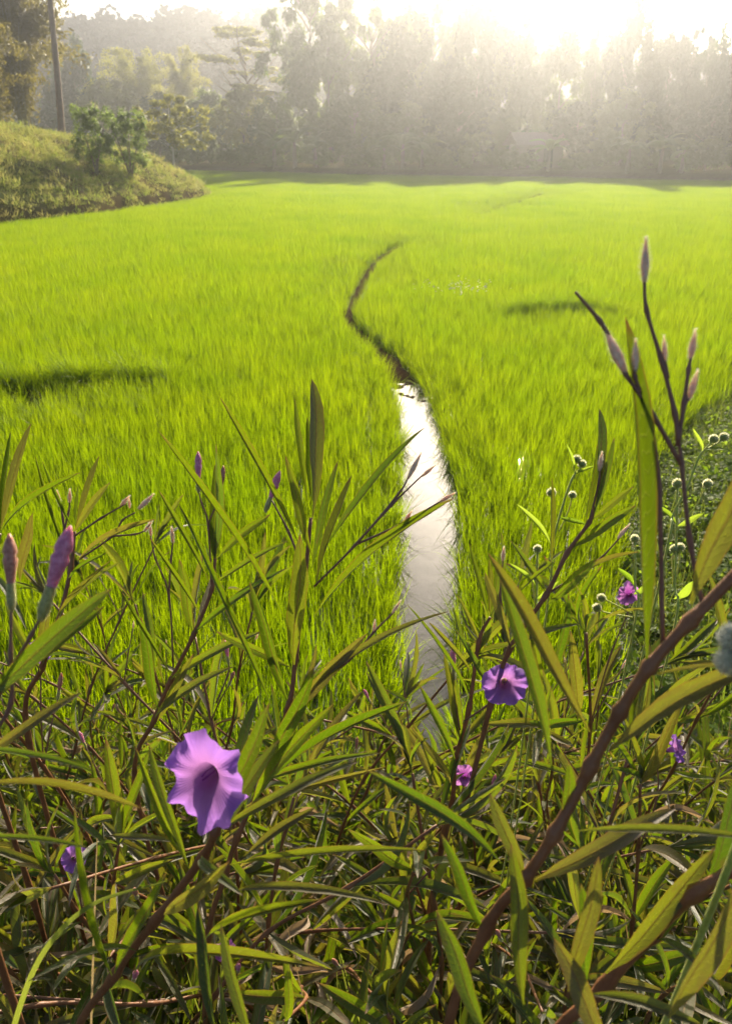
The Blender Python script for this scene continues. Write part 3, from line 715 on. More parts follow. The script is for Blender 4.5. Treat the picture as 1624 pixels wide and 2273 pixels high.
# left: big bamboo and palm trunk
tree('bamboo_clump', 'huge olive bamboo filling the top left corner above the mound', -14, 54, -150, 620, 'bamboo', 7, 'bamboo_olive', rot=1.0, base=300)
tree('bamboo_clump', 'olive bamboo just behind the bare palm trunk, drooping over the mound crest', 62, 53, -170, 300, 'bamboo', 6, 'bamboo_olive', rot=.3, base=300)
tree('bamboo_clump', 'dark drooping bamboo at the left edge behind the mound crest', -30, 44, 30, 330, 'bamboo', 8, 'bamboo_olive', rot=2.0, base=300)
def palm():
    b = P(124, 290, 45); z = hz(b.x, b.y) - .1; loc = Vector((b.x, b.y, z)); topp = P(100, -110, 45)
    t = empty('coconut_palm', loc, 'tall bare palm trunk rising from the mound crest at the left', 'palm tree')
    q = [Vector((0, 0, 0)), (topp - loc) * .3 + Vector((.12, 0, 0)), (topp - loc) * .65 + Vector((.1, 0, 0)), topp - loc]
    sp = spline(q, 8); V, F_ = tube(sp, [(.23 - .09 * i / 24) * (1.35 if i == 0 else 1) + (.012 if i % 2 else 0) for i in range(len(sp))], 10)
    obj('trunk', mesh_np('palm_trunk', V, F_, M['palm_bark'], True), t)
    # one frond: a drooping rib with leaflets
    Q = []; rr = random.Random(3)
    for i in range(60):
        s = (i + 2) / 62; c = Vector((s * 3.6, 0, 1.1 * s - 2.2 * s * s))
        for sd in (-1, 1):
            L = .75 * math.sin(math.pi * min(.12 + s * .85, 1)) + .1; d = Vector((.45, sd * .75, -.55 - .3 * rr.random())).normalized()
            w = Vector((.05, 0, .02)); Q.append([tuple(c - w), tuple(c + d * L * .5 - w), tuple(c + d * L), tuple(c + w)])
    fm = mesh_quads('frond', np.array(Q), M['tree_yellow'])
    for k in range(13):
        f = obj('frond', fm, t); f.location = topp - loc; f.rotation_euler = (0, R(-28 + 40 * (k % 3) / 2), k * 6.283 / 13 + .2); f.scale = (1, 1, 1)
palm()
# two shrubs on the mound
def shrub(label, px, py, depth, top, wid, seed):
    b = hit(px, py); x, y = b.x, b.y; z = hz(x, y); depth = y * CP - (z - CAM_H) * SP; H = P(px, top, depth).z - z; W = wid / FPX * depth
    t = empty('mound_shrub', (x, y, z), label, 'shrub', 'shrubs on the mound')
    r = np.random.default_rng(seed); cs = []
    for _ in range(46):
        d = r.normal(size=3); d /= np.linalg.norm(d); q = d * r.uniform(.4, 1.25) ** .5 * np.array([.42, .42, .36]); q[2] += .55; q[:2] *= 1.25 - .75 * q[2]; cs.append(q)
    for _ in range(16): cs.append(np.array([r.normal(0, .2), r.normal(0, .12), r.uniform(.8, 1.05)]))
    o = obj('crown', mesh_quads('crown', crown_clumps(cs, r.uniform(.04, .12, len(cs)), 75, .026, r, 1.1), M['shrub_leaf']), t); o.scale = (W, W, H)
    rr = random.Random(seed)
    for k in range(6):
        a = rr.uniform(0, 6.283); V, F_ = tube(spline([Vector((0, 0, -.05)), Vector((math.cos(a) * .08, math.sin(a) * .08, .25)), Vector((math.cos(a) * .26, math.sin(a) * .26, .72))], 3), [.022 * (1 - .7 * i / 6) for i in range(7)], 5)
        s = obj('stem', mesh_np('stem', V, F_, M['bark'], True), t); s.scale = (W, W, H)
shrub('left shrub of the pair on the mound, loose, its bare stems showing', 216, 392, 38.5, 250, 105, 4)
shrub('right shrub of the pair on the mound, fuller and rounder', 292, 396, 38.5, 258, 118, 6)

# banana plants
def banana_leaf_mesh():
    V = []; F_ = []; n = 9
    for i in range(n):
        t = i / (n - 1); c = Vector((t * .8, 0, .62 * t - .75 * t * t + .02)); w = .16 * math.sin(math.pi * (t * .92 + .05)) ** .7
        V += [c + Vector((0, -w, -.25 * w)), c, c + Vector((0, w, -.25 * w))]
    for i in range(n - 1):
        for k in (0, 1): F_.append((i * 3 + k, i * 3 + k + 1, i * 3 + k + 4, i * 3 + k + 3))
    return mesh_np('banana_leaf', V, F_, M['banana'], True)
BL = banana_leaf_mesh(); V, F_ = tube([Vector((0, 0, -.05)), Vector((0, 0, .3)), Vector((.01, 0, .62))], [.06, .05, .03], 7); BS = mesh_np('banana_stem', V, F_, M['bark'], True)
bananas = [(610, 330, 84, 280, 'leftmost banana plant at the forest foot'), (655, 325, 84, 272, 'tall banana plant second from the left at the forest foot'), (700, 322, 83, 292, 'banana plant third from the left, beside a brown bank'),
           (852, 345, 78, 300, 'low banana plant leftmost of the central three'), (893, 340, 78, 285, 'tallest banana plant of the central three'), (935, 338, 78, 296, 'banana plant rightmost of the central three'),
           (1215, 345, 72, 298, 'banana plant in front of the tin-roofed hut'), (1390, 350, 68, 292, 'banana plant right of the hut at the forest foot'), (1462, 348, 66, 285, 'tall banana plant near the red earth on the right'), (1510, 350, 65, 300, 'rightmost banana plant above the red earth')]
for px, py, dep, top, lab in bananas:
    x = (px - 812) / FPX * dep; y = float(tree_line(x)) + .9; z = hz(x, y)
    dd = y * CP - (z - CAM_H) * SP; x = (px - 812) / FPX * dd; z = hz(x, y); H = P(px, top, dd).z - z
    t = empty('banana_plant', (x, y, z), lab, 'banana plant', 'banana plants at the forest foot'); t.rotation_euler.z = rnd.uniform(0, 6.28)
    s = obj('stem', BS, t); s.scale = (H, H, H)
    for k in range(8):
        l = obj('leaf', BL, t); l.location = (0, 0, H * rnd.uniform(.5, .62)); l.scale = [H * rnd.uniform(.65, .95)] * 3; l.rotation_euler = (rnd.uniform(-.3, .3), rnd.uniform(-.75, .15), k * 2.4 + rnd.uniform(-.3, .3))

# hut with a rusty corrugated roof, half hidden in the trees
def hut():
    c = P(1180, 345, 76); x = c.x; y = float(tree_line(x)) + 7.0; z = hz(x, y) - .1
    t = empty('hut', (x, y, z), 'small hut with a faded red corrugated roof under the trees', 'hut'); t.rotation_euler.z = .15
    def box(nm, sx, sy, sz, loc, mat, parent=t):
        V = [Vector((a * sx / 2, b * sy / 2, c_ * sz)) for c_ in (0, 1) for a, b in ((-1, -1), (1, -1), (1, 1), (-1, 1))]
        o = obj(nm, mesh_np(nm, V, [(3, 2, 1, 0), (4, 5, 6, 7), (0, 1, 5, 4), (1, 2, 6, 5), (2, 3, 7, 6), (3, 0, 4, 7)], mat), parent); o.location = loc; return o
    w = box('wall', 4.4, 3.2, 2.2, (0, 0, 0), M['wall'])
    box('door', .9, .06, 1.8, (.8, -1.64, .05), M['dark']); box('window', .8, .05, .7, (-1.0, -1.63, 1.0), M['dark'])
    for sd, nm in ((-1, 'roof'), (1, 'roof')):
        V = []; F_ = []; n = 60
        for i in range(n + 1):
            xx = -2.7 + 5.4 * i / n; dz = .035 * math.cos(i * math.pi / 1.5)
            V += [Vector((xx, sd * 2.2, 2.05 + dz)), Vector((xx, 0, 3.25 + dz))]
        for i in range(n): F_.append((2 * i, 2 * i + 2, 2 * i + 3, 2 * i + 1) if sd < 0 else (2 * i + 1, 2 * i + 3, 2 * i + 2, 2 * i))
        obj(nm, mesh_np('roof', V, F_, M['roof'], True), t)
hut()

# ------------------------------------------------------------------ purple-flowered petunia plants on the near bank
def leaf_mesh(seed, arch=.10, fold=.35, twist=.0, wave=.0, rows=13, nib=None, mat='petunia_leaf'):
    """unit lance-shaped leaf: base at 0, tip at y=1, width 1; three ribs of vertices"""
    r = random.Random(seed); V = []; UV = []; F_ = []
    cols = (-1, -.5, 0, .5, 1)
    for i in range(rows):
        t = i / (rows - 1)
        w = .5 * (max(0, (t - .04) / .96)) ** .75 * (1 - t) ** .72 * 2.28 if t > .05 else .04
        w = max(w, .03 * (1 - t))
        z = arch * 4 * t * (1 - t) * (1 - .35 * (t - .5)); a = twist * (t - .3); sh = wave * math.sin(t * 7 + seed)
        jl, jr = 1 + r.uniform(-.06, .06), 1 + r.uniform(-.06, .06)
        for c in cols:
            x = c * w * (jl if c < 0 else jr); up = fold * abs(c) ** 1.2 * w + .03 * w * math.sin(t * 40 + c * 2)
            # width is scaled separately from length: keep the fold in width units (see place_leaf)
            V.append(Vector((x * math.cos(a) - up * math.sin(a) + sh * .1, t, z)) + Vector((0, 0, 0)))
            V[-1].z += (x * math.sin(a) + up * math.cos(a)) * .15
            UV.append((.5 + c * .5, t))
    n = len(cols)
    for i in range(rows - 1):
        for k in range(n - 1): F_.append((i * n + k, i * n + k + 1, (i + 1) * n + k + 1, (i + 1) * n + k))
    return mesh_np('petunia_leaf', V, F_, M[mat], True, UV)
LEAF = [leaf_mesh(i, a, f, t, w) for i, (a, f, t, w) in enumerate([(.05, .5, .3, .3), (.09, .7, -.4, .6), (.13, .4, .5, -.5), (.02, .8, .2, .8), (.16, .6, -.6, .3), (.07, .3, .9, -.8), (.11, .9, -.2, .5), (-.04, .6, .4, -.3)])]
DRYL = [leaf_mesh(40 + i, .2, 1.2, 1.6 * (-1) ** i, 2, mat='dry_leaf') for i in range(3)]
def place_leaf(parent, base, tip, width, hint=None, var=None, name='leaf', meshes=LEAF):
    o = bpy.data.objects.new(name, meshes[rnd.randrange(len(meshes)) if var is None else var]); link(o, parent)
    base, tip = Vector(base), Vector(tip); Y = tip - base; L = Y.length; Y.normalize()
    Z = Vector(hint) if hint is not None else Vector((rnd.gauss(0, .5), -.35 + rnd.gauss(0, .4), 1))
    Z = (Z - Y * Z.dot(Y))
    if Z.length < 1e-3: Z = Vector((0, -1, .1)) - Y * Vector((0, -1, .1)).dot(Y)
    Z.normalize(); X = Y.cross(Z)
    m = Matrix(((X.x * width, Y.x * L, Z.x * L, 0), (X.y * width, Y.y * L, Z.y * L, 0), (X.z * width, Y.z * L, Z.z * L, 0), (0, 0, 0, 1)))
    m.translation = base - parent.location
    o.matrix_basis = m
    return o
def lathe(profile, sides=10, lobes=0, amp=0):
    V = []; F_ = []
    for r, z in profile:
        for k in range(sides):
            a = 2 * math.pi * k / sides; q = r * (1 + amp * math.cos(lobes * a)); V.append(Vector((q * math.cos(a), q * math.sin(a), z)))
    for i in range(len(profile) - 1):
        for k in range(sides): F_.append((i * sides + k, i * sides + (k + 1) % sides, (i + 1) * sides + (k + 1) % sides, (i + 1) * sides + k))
    F_.append(tuple(range(sides - 1, -1, -1))); F_.append(tuple(range((len(profile) - 1) * sides, len(profile) * sides)))
    return V, F_
def hairs(profile, n, L, seed):
    r = random.Random(seed); Q = []
    for _ in range(n):
        i = r.randrange(len(profile) - 1); t = r.random(); rad = profile[i][0] * (1 - t) + profile[i + 1][0] * t; z = profile[i][1] * (1 - t) + profile[i + 1][1] * t
        a = r.random() * 6.283; d = Vector((math.cos(a), math.sin(a), .35 + r.gauss(0, .25))); s = Vector((-math.sin(a), math.cos(a), 0)); c = Vector((rad * math.cos(a), rad * math.sin(a), z))
        Q.append([c - s * .00012, c + s * .00012, c + d * L + s * .00004, c + d * L - s * .00004])
    return np.array([[tuple(v) for v in q] for q in Q])
PB = [(.0015, 0), (.0028, .004), (.0030, .012), (.0026, .018), (.0036, .026), (.0048, .034), (.0056, .039), (.0043, .042), (.0054, .0455), (.0046, .050), (.0026, .056), (.0006, .060)]
PBC = [(.0014, -.002), (.0034, .004), (.0036, .010), (.0030, .020), (.0026, .0215)]
PC = [(.0011, 0), (.0019, .004), (.0027, .009), (.0026, .013), (.0018, .018), (.0009, .023), (.0003, .027)]
def mk(name, prof, mat, lobes=5, amp=.10): V, F_ = lathe(prof, 12, lobes, amp); return mesh_np(name, V, F_, M[mat], True)
BUD = {'purple': mk('bud', PB, 'bud'), 'brown': mk('bud', PB, 'bud_brown')}; CAL = mk('calyx', PBC, 'calyx'); CAP = mk('seed_capsule', PC, 'capsule', 2, .12)
HAIR = mesh_quads('hairs', hairs(PC, 420, .0017, 3), M['white_petal']); HAIRB = mesh_quads('hairs', hairs(PBC, 260, .0013, 4), M['white_petal'])
def orient(o, parent, at, axis, s=1.0, roll=0.0):
    m = Vector(axis).normalized().to_track_quat('Z', 'Y').to_matrix().to_4x4() @ Matrix.Rotation(roll, 4, 'Z') @ Matrix.Scale(s, 4)
    m.translation = Vector(at) - (parent.location if parent is not None else Vector()); o.matrix_basis = m
def add_bud(parent, at, axis, col='purple', s=1.0):
    b = bpy.data.objects.new('bud', BUD[col]); link(b, parent); orient(b, parent, at, axis, s, rnd.random() * 6)
    c = bpy.data.objects.new('calyx', CAL); link(c, b); h = bpy.data.objects.new('calyx_hairs', HAIRB); link(h, b); h['kind'] = 'stuff'
    return b
def add_capsule(parent, at, axis, s=1.0):
    b = bpy.data.objects.new('seed_capsule', CAP); link(b, parent); orient(b, parent, at, axis, s, rnd.random() * 6)
    h = bpy.data.objects.new('capsule_hairs', HAIR); link(h, b); h['kind'] = 'stuff'
    return b
def corolla(seed, lobe=.10, ruffle=.0046, cup=.45):
    r = random.Random(seed); na, nr = 60, 14; V = []; UV = []; F_ = []
    ph = [r.uniform(0, 6.28) for _ in range(6)]; LS = [r.uniform(.92, 1.12) for _ in range(5)]; LT = [r.uniform(-.005, .004) for _ in range(5)]
    for i in range(nr + 1):
        t = i / nr
        for k in range(na):
            a = 2 * math.pi * k / na; five = abs(math.cos(2.5 * a)) ** .55
            if t < .35: q = .0035 + .0055 * (t / .35) ** 1.2; z = -.026 + .026 * (t / .35); w = 0
            else:
                u = (t - .35) / .65; lb = (a / (2 * math.pi) * 5 + .5); k0 = int(lb) % 5; k1 = (k0 + 1) % 5; fr = lb - int(lb); sm = min(max((fr - .8) / .2, 0), 1); L5 = LS[k0] * (1 - sm) + LS[k1] * sm; T5 = LT[k0] * (1 - sm) + LT[k1] * sm
                rim = .0305 * L5 * (1 - lobe * (1 - five)) * (1 + .025 * math.sin(a * 11 + ph[0]) + .02 * math.sin(a * 17 + ph[1]))
                q = .009 + (rim - .009) * u; z = .009 * math.sin(u * 1.5) * cup * 3 - .010 * u * u * (.6 + .5 * math.sin(a + ph[2])) + T5 * u * u; w = u
                z += ruffle * u * u * (math.sin(a * 7 + ph[3]) + .7 * math.sin(a * 13 + ph[4] + u * 2)) + .0022 * math.cos(5 * a) * u - .0016 * math.cos(10 * a + .3) * u
            V.append(Vector((q * math.cos(a), q * math.sin(a), z))); UV.append((k / na, t))
    for i in range(nr):
        for k in range(na): F_.append((i * na + k, i * na + (k + 1) % na, (i + 1) * na + (k + 1) % na, (i + 1) * na + k))
    return V, F_, UV
COR = []
for sd, mt in ((1, 'petal'), (2, 'petal'), (3, 'petal_pink')):
    V, F_, UV = corolla(sd); COR.append(mesh_np('corolla', V, F_, M[mt], True, UV))
V, F_ = lathe([(.0018, -.034), (.0032, -.030), (.0030, -.024), (.0040, -.018), (.0034, -.017)], 10, 5, .15); FCAL = mesh_np('calyx', V, F_, M['calyx'], True)
V, F_ = merge([tube([Vector((.001 * math.cos(a), .001 * math.sin(a), -.02)), Vector((.0022 * math.cos(a), .0022 * math.sin(a), -.004)), Vector((.0014 * math.cos(a), .0014 * math.sin(a), .004))], [.0003, .0003, .0006], 5) for a in (0, 2.1, 4.2)]); STAM = mesh_np('stamens', V, F_, M['petal_pink'], True)
def add_flower(parent, at, axis, var=0, s=1.0, roll=0.0, squash=1.0):
    b = bpy.data.objects.new('flower', COR[var]); link(b, parent); orient(b, parent, at, axis, s, roll)
    b.matrix_basis = b.matrix_basis @ Matrix.Diagonal((1, squash, 1, 1))
    c = bpy.data.objects.new('calyx', FCAL); link(c, b); c = bpy.data.objects.new('stamens', STAM); link(c, b)
    return b
def stem_obj(parent, pts, r0, r1, name='stem', mat='stem', per=6, nodes=None):
    sp = spline(pts, per); n = len(sp); rad = []
    for i in range(n):
        q = r0 + (r1 - r0) * i / (n - 1)
        if i % per == 0 and 0 < i < n - 1: q *= 1.55
        elif i % per in (1, per - 1) and 1 < i < n - 2: q *= 1.06
        rad.append(q)
    V, F_ = tube([p - parent.location for p in sp], rad, 8); return obj(name, mesh_np(name, V, F_, M[mat], True), parent)
def ground_root(p):
    """foot of a plant: on the bank below the stem's lowest drawn point"""
    return Vector((p.x, p.y, hz(p.x, p.y)))
def petunia(label, stem, leaves=(), peds=(), auto=6, r0=.0042, r1=.0022, auto_len=(.13, .20), name='petunia_plant', group='purple-flowered petunia plants on the near bank', foot=None, top_auto=3, skip_low=0):
    """stem: world points foot to top; leaves: (base, tip, width, hint); peds: list of (points, ends)"""
    stem = [Vector(p) for p in stem]
    f = foot or ground_root(stem[0] + Vector((rnd.gauss(0, .03), rnd.uniform(0, .06), 0)))
    if (stem[0] - f).length > .05: stem = [f - Vector((0, 0, .03)), f * .5 + stem[0] * .5 + Vector((rnd.gauss(0, .015), rnd.gauss(0, .015), 0))] + stem
    t = empty(name, f, label, 'petunia', group)
    stem_obj(t, stem, r0, r1)
    # leaf pairs at the joints, crosswise
    rot = rnd.random() * 3
    for i in range(2 + skip_low, len(stem)):
        if auto <= 0: break
        d = (stem[i] - stem[i - 1]).normalized(); side = d.cross(Vector((math.cos(rot), math.sin(rot), .2))).normalized(); rot += 1.57
        for sg in (-1, 1):
            L = rnd.uniform(*auto_len); ang = rnd.uniform(.35, .90)
            dirn = (d * math.cos(ang) + side * sg * math.sin(ang)).normalized()
            tip = stem[i] + dirn * L + Vector((0, 0, -L * rnd.uniform(.0, .13)))
            place_leaf(t, stem[i], tip, L * rnd.uniform(.085, .13), d * .9 + Vector((0, 0, .25)) + Vector((rnd.gauss(0, .25), rnd.gauss(0, .25), 0)))
    d = (stem[-1] - stem[-2]).normalized()
    for k in range(top_auto):
        a = k * 2.4 + rot; side = d.cross(Vector((math.cos(a), math.sin(a), .1))).normalized(); L = rnd.uniform(auto_len[0] * .6, auto_len[1])
        dirn = (d + side * rnd.uniform(.15, .55)).normalized(); place_leaf(t, stem[-1], stem[-1] + dirn * L, L * rnd.uniform(.09, .13), -side + d * .2)
    for lf in leaves: place_leaf(t, *lf)
    for pts, ends in peds:
        stem_obj(t, pts, .0014, .0009, 'flower_stalk', 'peduncle', 4)
        for e in ends:
            kind, at, ax = e[0], e[1], e[2]; s = e[3] if len(e) > 3 else 1.0
            if kind == 'cap': add_capsule(t, at, ax, s)
            else: add_bud(t, at, ax, kind, s)
    return t
def LP(bx, by, bd, tx, ty, td, wpx, hint=None, var=None):
    b, p = P(bx, by, bd), P(tx, ty, td); w = wpx / FPX * (bd + td) / 2 * .84
    return (b, p, w, hint, var)
UPC = (0, -.75, .55)      # faces the viewer and the sky
TOC = (.05, -1, .25)
# --- 1 centre plant, nearest the channel on its left
D = .88
petunia('tall leafy petunia plant in the middle, its long leaves reaching across the channel',
    [P(462, 2080, 1.02), P(500, 1944, .98), P(525, 1864, .95), P(585, 1724, .92), P(640, 1570, D), P(656, 1460, D), P(676, 1290, D), P(690, 1150, D + .02)],
    [LP(631, 1372, D, 351, 956, .80, 20, (.35, -.6, .7), 0), LP(668, 1222, D, 487, 880, .84, 20, (.3, -.7, .6), 0), LP(600, 1565, D - .06, 391, 1110, .78, 21, (.3, -.8, .5), 1),
     LP(692, 1232, D, 634, 1010, .86, 30, TOC, 3), LP(652, 1475, D - .03, 668, 1185, .80, 58, TOC, 3), LP(682, 1110, .93, 654, 884, .95, 20, TOC, 0), LP(693, 1112, .92, 683, 926, .95, 26, TOC, 3),
     LP(692, 1262, D, 750, 1022, .9, 27, (-.2, -1, .4), 0), LP(702, 1292, D, 782, 1055, .95, 30, (-.4, -.6, .7), 3), LP(722, 1216, .9, 944, 947, .95, 30, (-.4, -.6, .7), 0),
     LP(697, 1368, D, 1008, 1104, .85, 30, (-.35, -.5, .8), 1), LP(668, 1560, .84, 1002, 1356, .80, 32, (-.2, -.4, .9), 2), LP(640, 1590, .84, 815, 1405, .8, 40, (-.3, -1, .4), 0),
     LP(600, 1700, .86, 700, 1480, .78, 52, (-.1, -1, .3), 3), LP(560, 1780, .86, 740, 1560, .8, 46, (-.4, -.8, .5), 1), LP(590, 1740, .86, 905, 1555, .82, 30, (-.3, -.4, .9), 1),
     LP(580, 1740, .9, 850, 1672, .8, 28, (0, -.6, .9), 2), LP(545, 1790, .86, 860, 1700, .72, 22, (0, -.7, .8), 1), LP(645, 1480, D, 480, 1400, .86, 30, UPC, 2), LP(640, 1560, D, 555, 1290, .84, 36, TOC, 3)],
    [([P(697, 1302, D), P(789, 1209, .86), P(882, 1099, .85), P(905, 1062, .85)], [('cap', P(905, 1062, .85), P(935, 1004, .85) - P(905, 1062, .85), 1.25)]),
     ([P(789, 1209, .86), P(895, 1161, .85), P(985, 1108, .84)], [('cap', P(975, 1114, .84), P(1002, 1098, .84) - P(975, 1114, .84), .8), ('cap', P(895, 1161, .85), (.4, .1, .6), .7)]),
     ([P(789, 1209, .86), P(870, 1120, .85), P(940, 1052, .85)], [('cap', P(935, 1058, .85), (.6, .1, .5), .8)]),
     ([P(660, 1560, D), P(776, 1464, .84), P(829, 1403, .84), P(875, 1358, .84)], [('cap', P(870, 1362, .84), (.5, .2, .8), .7), ('cap', P(829, 1403, .84), (.1, .1, 1), .6)]),
     ([P(678, 1280, D), P(640, 1180, .88), P(600, 1105, .88)], [('purple', P(590, 1135, .88), P(620, 1050, .88) - P(590, 1135, .88), .85)])], auto=0, top_auto=1)
# --- 2 behind it to the left, leaning right
D = 1.10
petunia('petunia plant with a leaning brown stem and two top buds, left of the tallest',
    [P(300, 1740, 1.2), P(345, 1594, 1.14), P(380, 1509, 1.12), P(430, 1409, D), P(470, 1309, D), P(478, 1240, D)],
    [LP(464, 1293, D, 352, 1088, 1.05, 18, (.4, -.7, .6), 0), LP(448, 1373, D, 330, 1191, 1.02, 14, (.4, -.7, .6), 0), LP(475, 1250, D, 479, 1030, 1.12, 26, TOC, 3), LP(478, 1250, D, 497, 1095, 1.15, 24, TOC, 0),
     LP(480, 1240, D, 600, 1140, 1.1, 28, (-.3, -1, .5), 1), LP(470, 1300, D, 640, 1200, 1.1, 20, (-.2, -.7, .8), 0), LP(430, 1409, D, 640, 1260, 1.06, 26, (-.3, -.8, .6), 2), LP(430, 1405, D, 400, 1240, 1.08, 34, TOC, 3),
     LP(381, 1501, D, 262, 1301, 1.0, 14, (.4, -.8, .4), 0), LP(352, 1575, D, 314, 1367, 1.05, 36, TOC, 3), LP(380, 1509, D, 590, 1400, 1.05, 30, (0, -.7, .8), 2), LP(345, 1594, D, 520, 1480, 1.05, 34, (-.2, -.6, .8), 2), LP(350, 1600, D, 430, 1450, 1.05, 28, TOC, 0)],
    [([P(470, 1309, D), P(462, 1164, D), P(448, 1118, D), P(441, 1090, D)], [('purple', P(441, 1092, D), P(440, 1000, D) - P(441, 1092, D), 1.0)]),
     ([P(462, 1164, D), P(480, 1120, D), P(490, 1096, D)], [('brown', P(490, 1098, D), P(496, 1035, D) - P(490, 1098, D), .72)]),
     ([P(385, 1480, D), P(375, 1320, 1.08), P(345, 1240, 1.07), P(335, 1190, 1.07)], [('cap', P(336, 1190, 1.07), (0, 0, 1), .9)]),
     ([P(375, 1320, 1.08), P(380, 1240, 1.08), P(384, 1205, 1.08)], [('cap', P(384, 1205, 1.08), (.05, 0, 1), 1.0)]),
     ([P(480, 1560, D), P(505, 1500, 1.1), P(508, 1470, 1.1)], [('purple', P(508, 1475, 1.1), P(500, 1420, 1.1) - P(508, 1475, 1.1), .6)])], auto=0, top_auto=2)
# --- 3 left edge, close, with the large pink bud
D = .47
petunia('close petunia plant at the left edge with a large pinkish purple bud',
    [P(-70, 1900, .60), P(-60, 1700, .52), P(-50, 1560, D), P(-30, 1480, D)],
    [LP(-40, 1560, .46, 250, 1304, .46, 66, (.1, -.9, .5), 0), LP(-60, 1590, .48, 232, 1343, .50, 50, (.1, -.8, .6), 1), LP(-60, 1660, .45, 220, 1716, .44, 24, (0, -.2, 1), 0), LP(-60, 1742, .45, 316, 1794, .46, 26, (0, -.15, 1), 1),
     LP(-60, 1858, .45, 205, 1885, .45, 22, (0, -.15, 1), 0), LP(-60, 1700, .5, 186, 1536, .52, 34, (.2, -.7, .7), 2)],
    [([P(-30, 1600, D), P(30, 1480, .465), P(70, 1410, .46), P(92, 1368, .46)], [('purple', P(92, 1372, .46), P(150, 1190, .46) - P(92, 1372, .46), 1.0)]),
     ([P(-20, 1640, D), P(25, 1560, .465), P(24, 1450, .46), P(26, 1345, .46)], [('brown', P(26, 1352, .46), P(22, 1210, .46) - P(26, 1352, .46), .78)])], auto=0, top_auto=0, r0=.004)
# --- 4 left, further back
D = 1.0
petunia('bushy petunia plant behind the large pink bud, thin forked stalks spreading right',
    [P(60, 1620, 1.12), P(95, 1480, 1.05), P(130, 1380, D), P(158, 1260, D), P(166, 1180, D)],
    [LP(168, 1172, D, 221, 1011, 1.02, 20, TOC, 0), LP(166, 1181, D, 246, 1069, .98, 26, (-.2, -1, .4), 0), LP(168, 1165, D, 174, 1079, 1.0, 12, TOC, 3), LP(160, 1171, D, 94, 1023, .96, 12, (.3, -1, .4), 0), LP(150, 1240, D, 78, 1010, .98, 12, (.3, -1, .4), 0),
     LP(128, 1367, D, 274, 1245, .95, 26, (-.1, -.5, .9), 0), LP(172, 1246, D, 347, 1151, .97, 22, (-.1, -.6, .9), 1), LP(150, 1290, D, 240, 1225, .97, 16, (0, -.6, .8), 1), LP(45, 1290, 1.0, 74, 1139, .98, 34, TOC, 3),
     LP(130, 1380, D, 250, 1240, .92, 14, (0, -.8, .6), 1), LP(95, 1475, 1.0, 236, 1485, .9, 18, (0, -.3, 1), 2), LP(95, 1470, 1.02, 110, 1310, 1.0, 30, TOC, 3), LP(90, 1490, 1.0, 10, 1330, .98, 22, (.3, -.9, .4), 0)],
    [([P(166, 1190, D), P(225, 1150, D), P(280, 1118, D)], [('cap', P(268, 1122, D), (.5, 0, .5), .8)]),
     ([P(176, 1242, D), P(250, 1190, D), P(272, 1155, D), P(300, 1138, D)], [('cap', P(308, 1130, D), P(330, 1108, D) - P(308, 1130, D), 1.1), ('cap', P(288, 1128, D), (.1, 0, 1), .6)]),
     ([P(250, 1190, D), P(300, 1186, D), P(322, 1178, D)], [('cap', P(320, 1180, D), (.5, 0, .6), .8)]),
     ([P(155, 1270, D), P(140, 1150, D), P(134, 1120, D)], [('cap', P(134, 1124, D), (0, 0, 1), .9)]), ([P(140, 1190, D), P(152, 1140, D), P(156, 1112, D)], [('cap', P(155, 1116, D), (.2, 0, 1), .8)])], auto=0, top_auto=0, r0=.0045)
petunia('petunia plant cut by the left edge with upright light green leaves',
    [P(-80, 1520, 1.0), P(-50, 1400, .92), P(-20, 1280, .9), P(0, 1185, .88)],
    [LP(2, 1178, .88, 70, 938, .90, 30, TOC, 0), LP(2, 1178, .88, 26, 957, .9, 18, TOC, 3), LP(2, 1182, .88, 181, 1047, .84, 20, (-.2, -.7, .7), 1), LP(0, 1180, .88, -40, 990, .9, 24, TOC, 3), LP(-15, 1250, .88, 35, 1185, .86, 20, (0, -.8, .6), 0), LP(-20, 1280, .9, 60, 1400, .8, 24, (.4, -.5, .7), 2)],
    [], auto=0, top_auto=0)
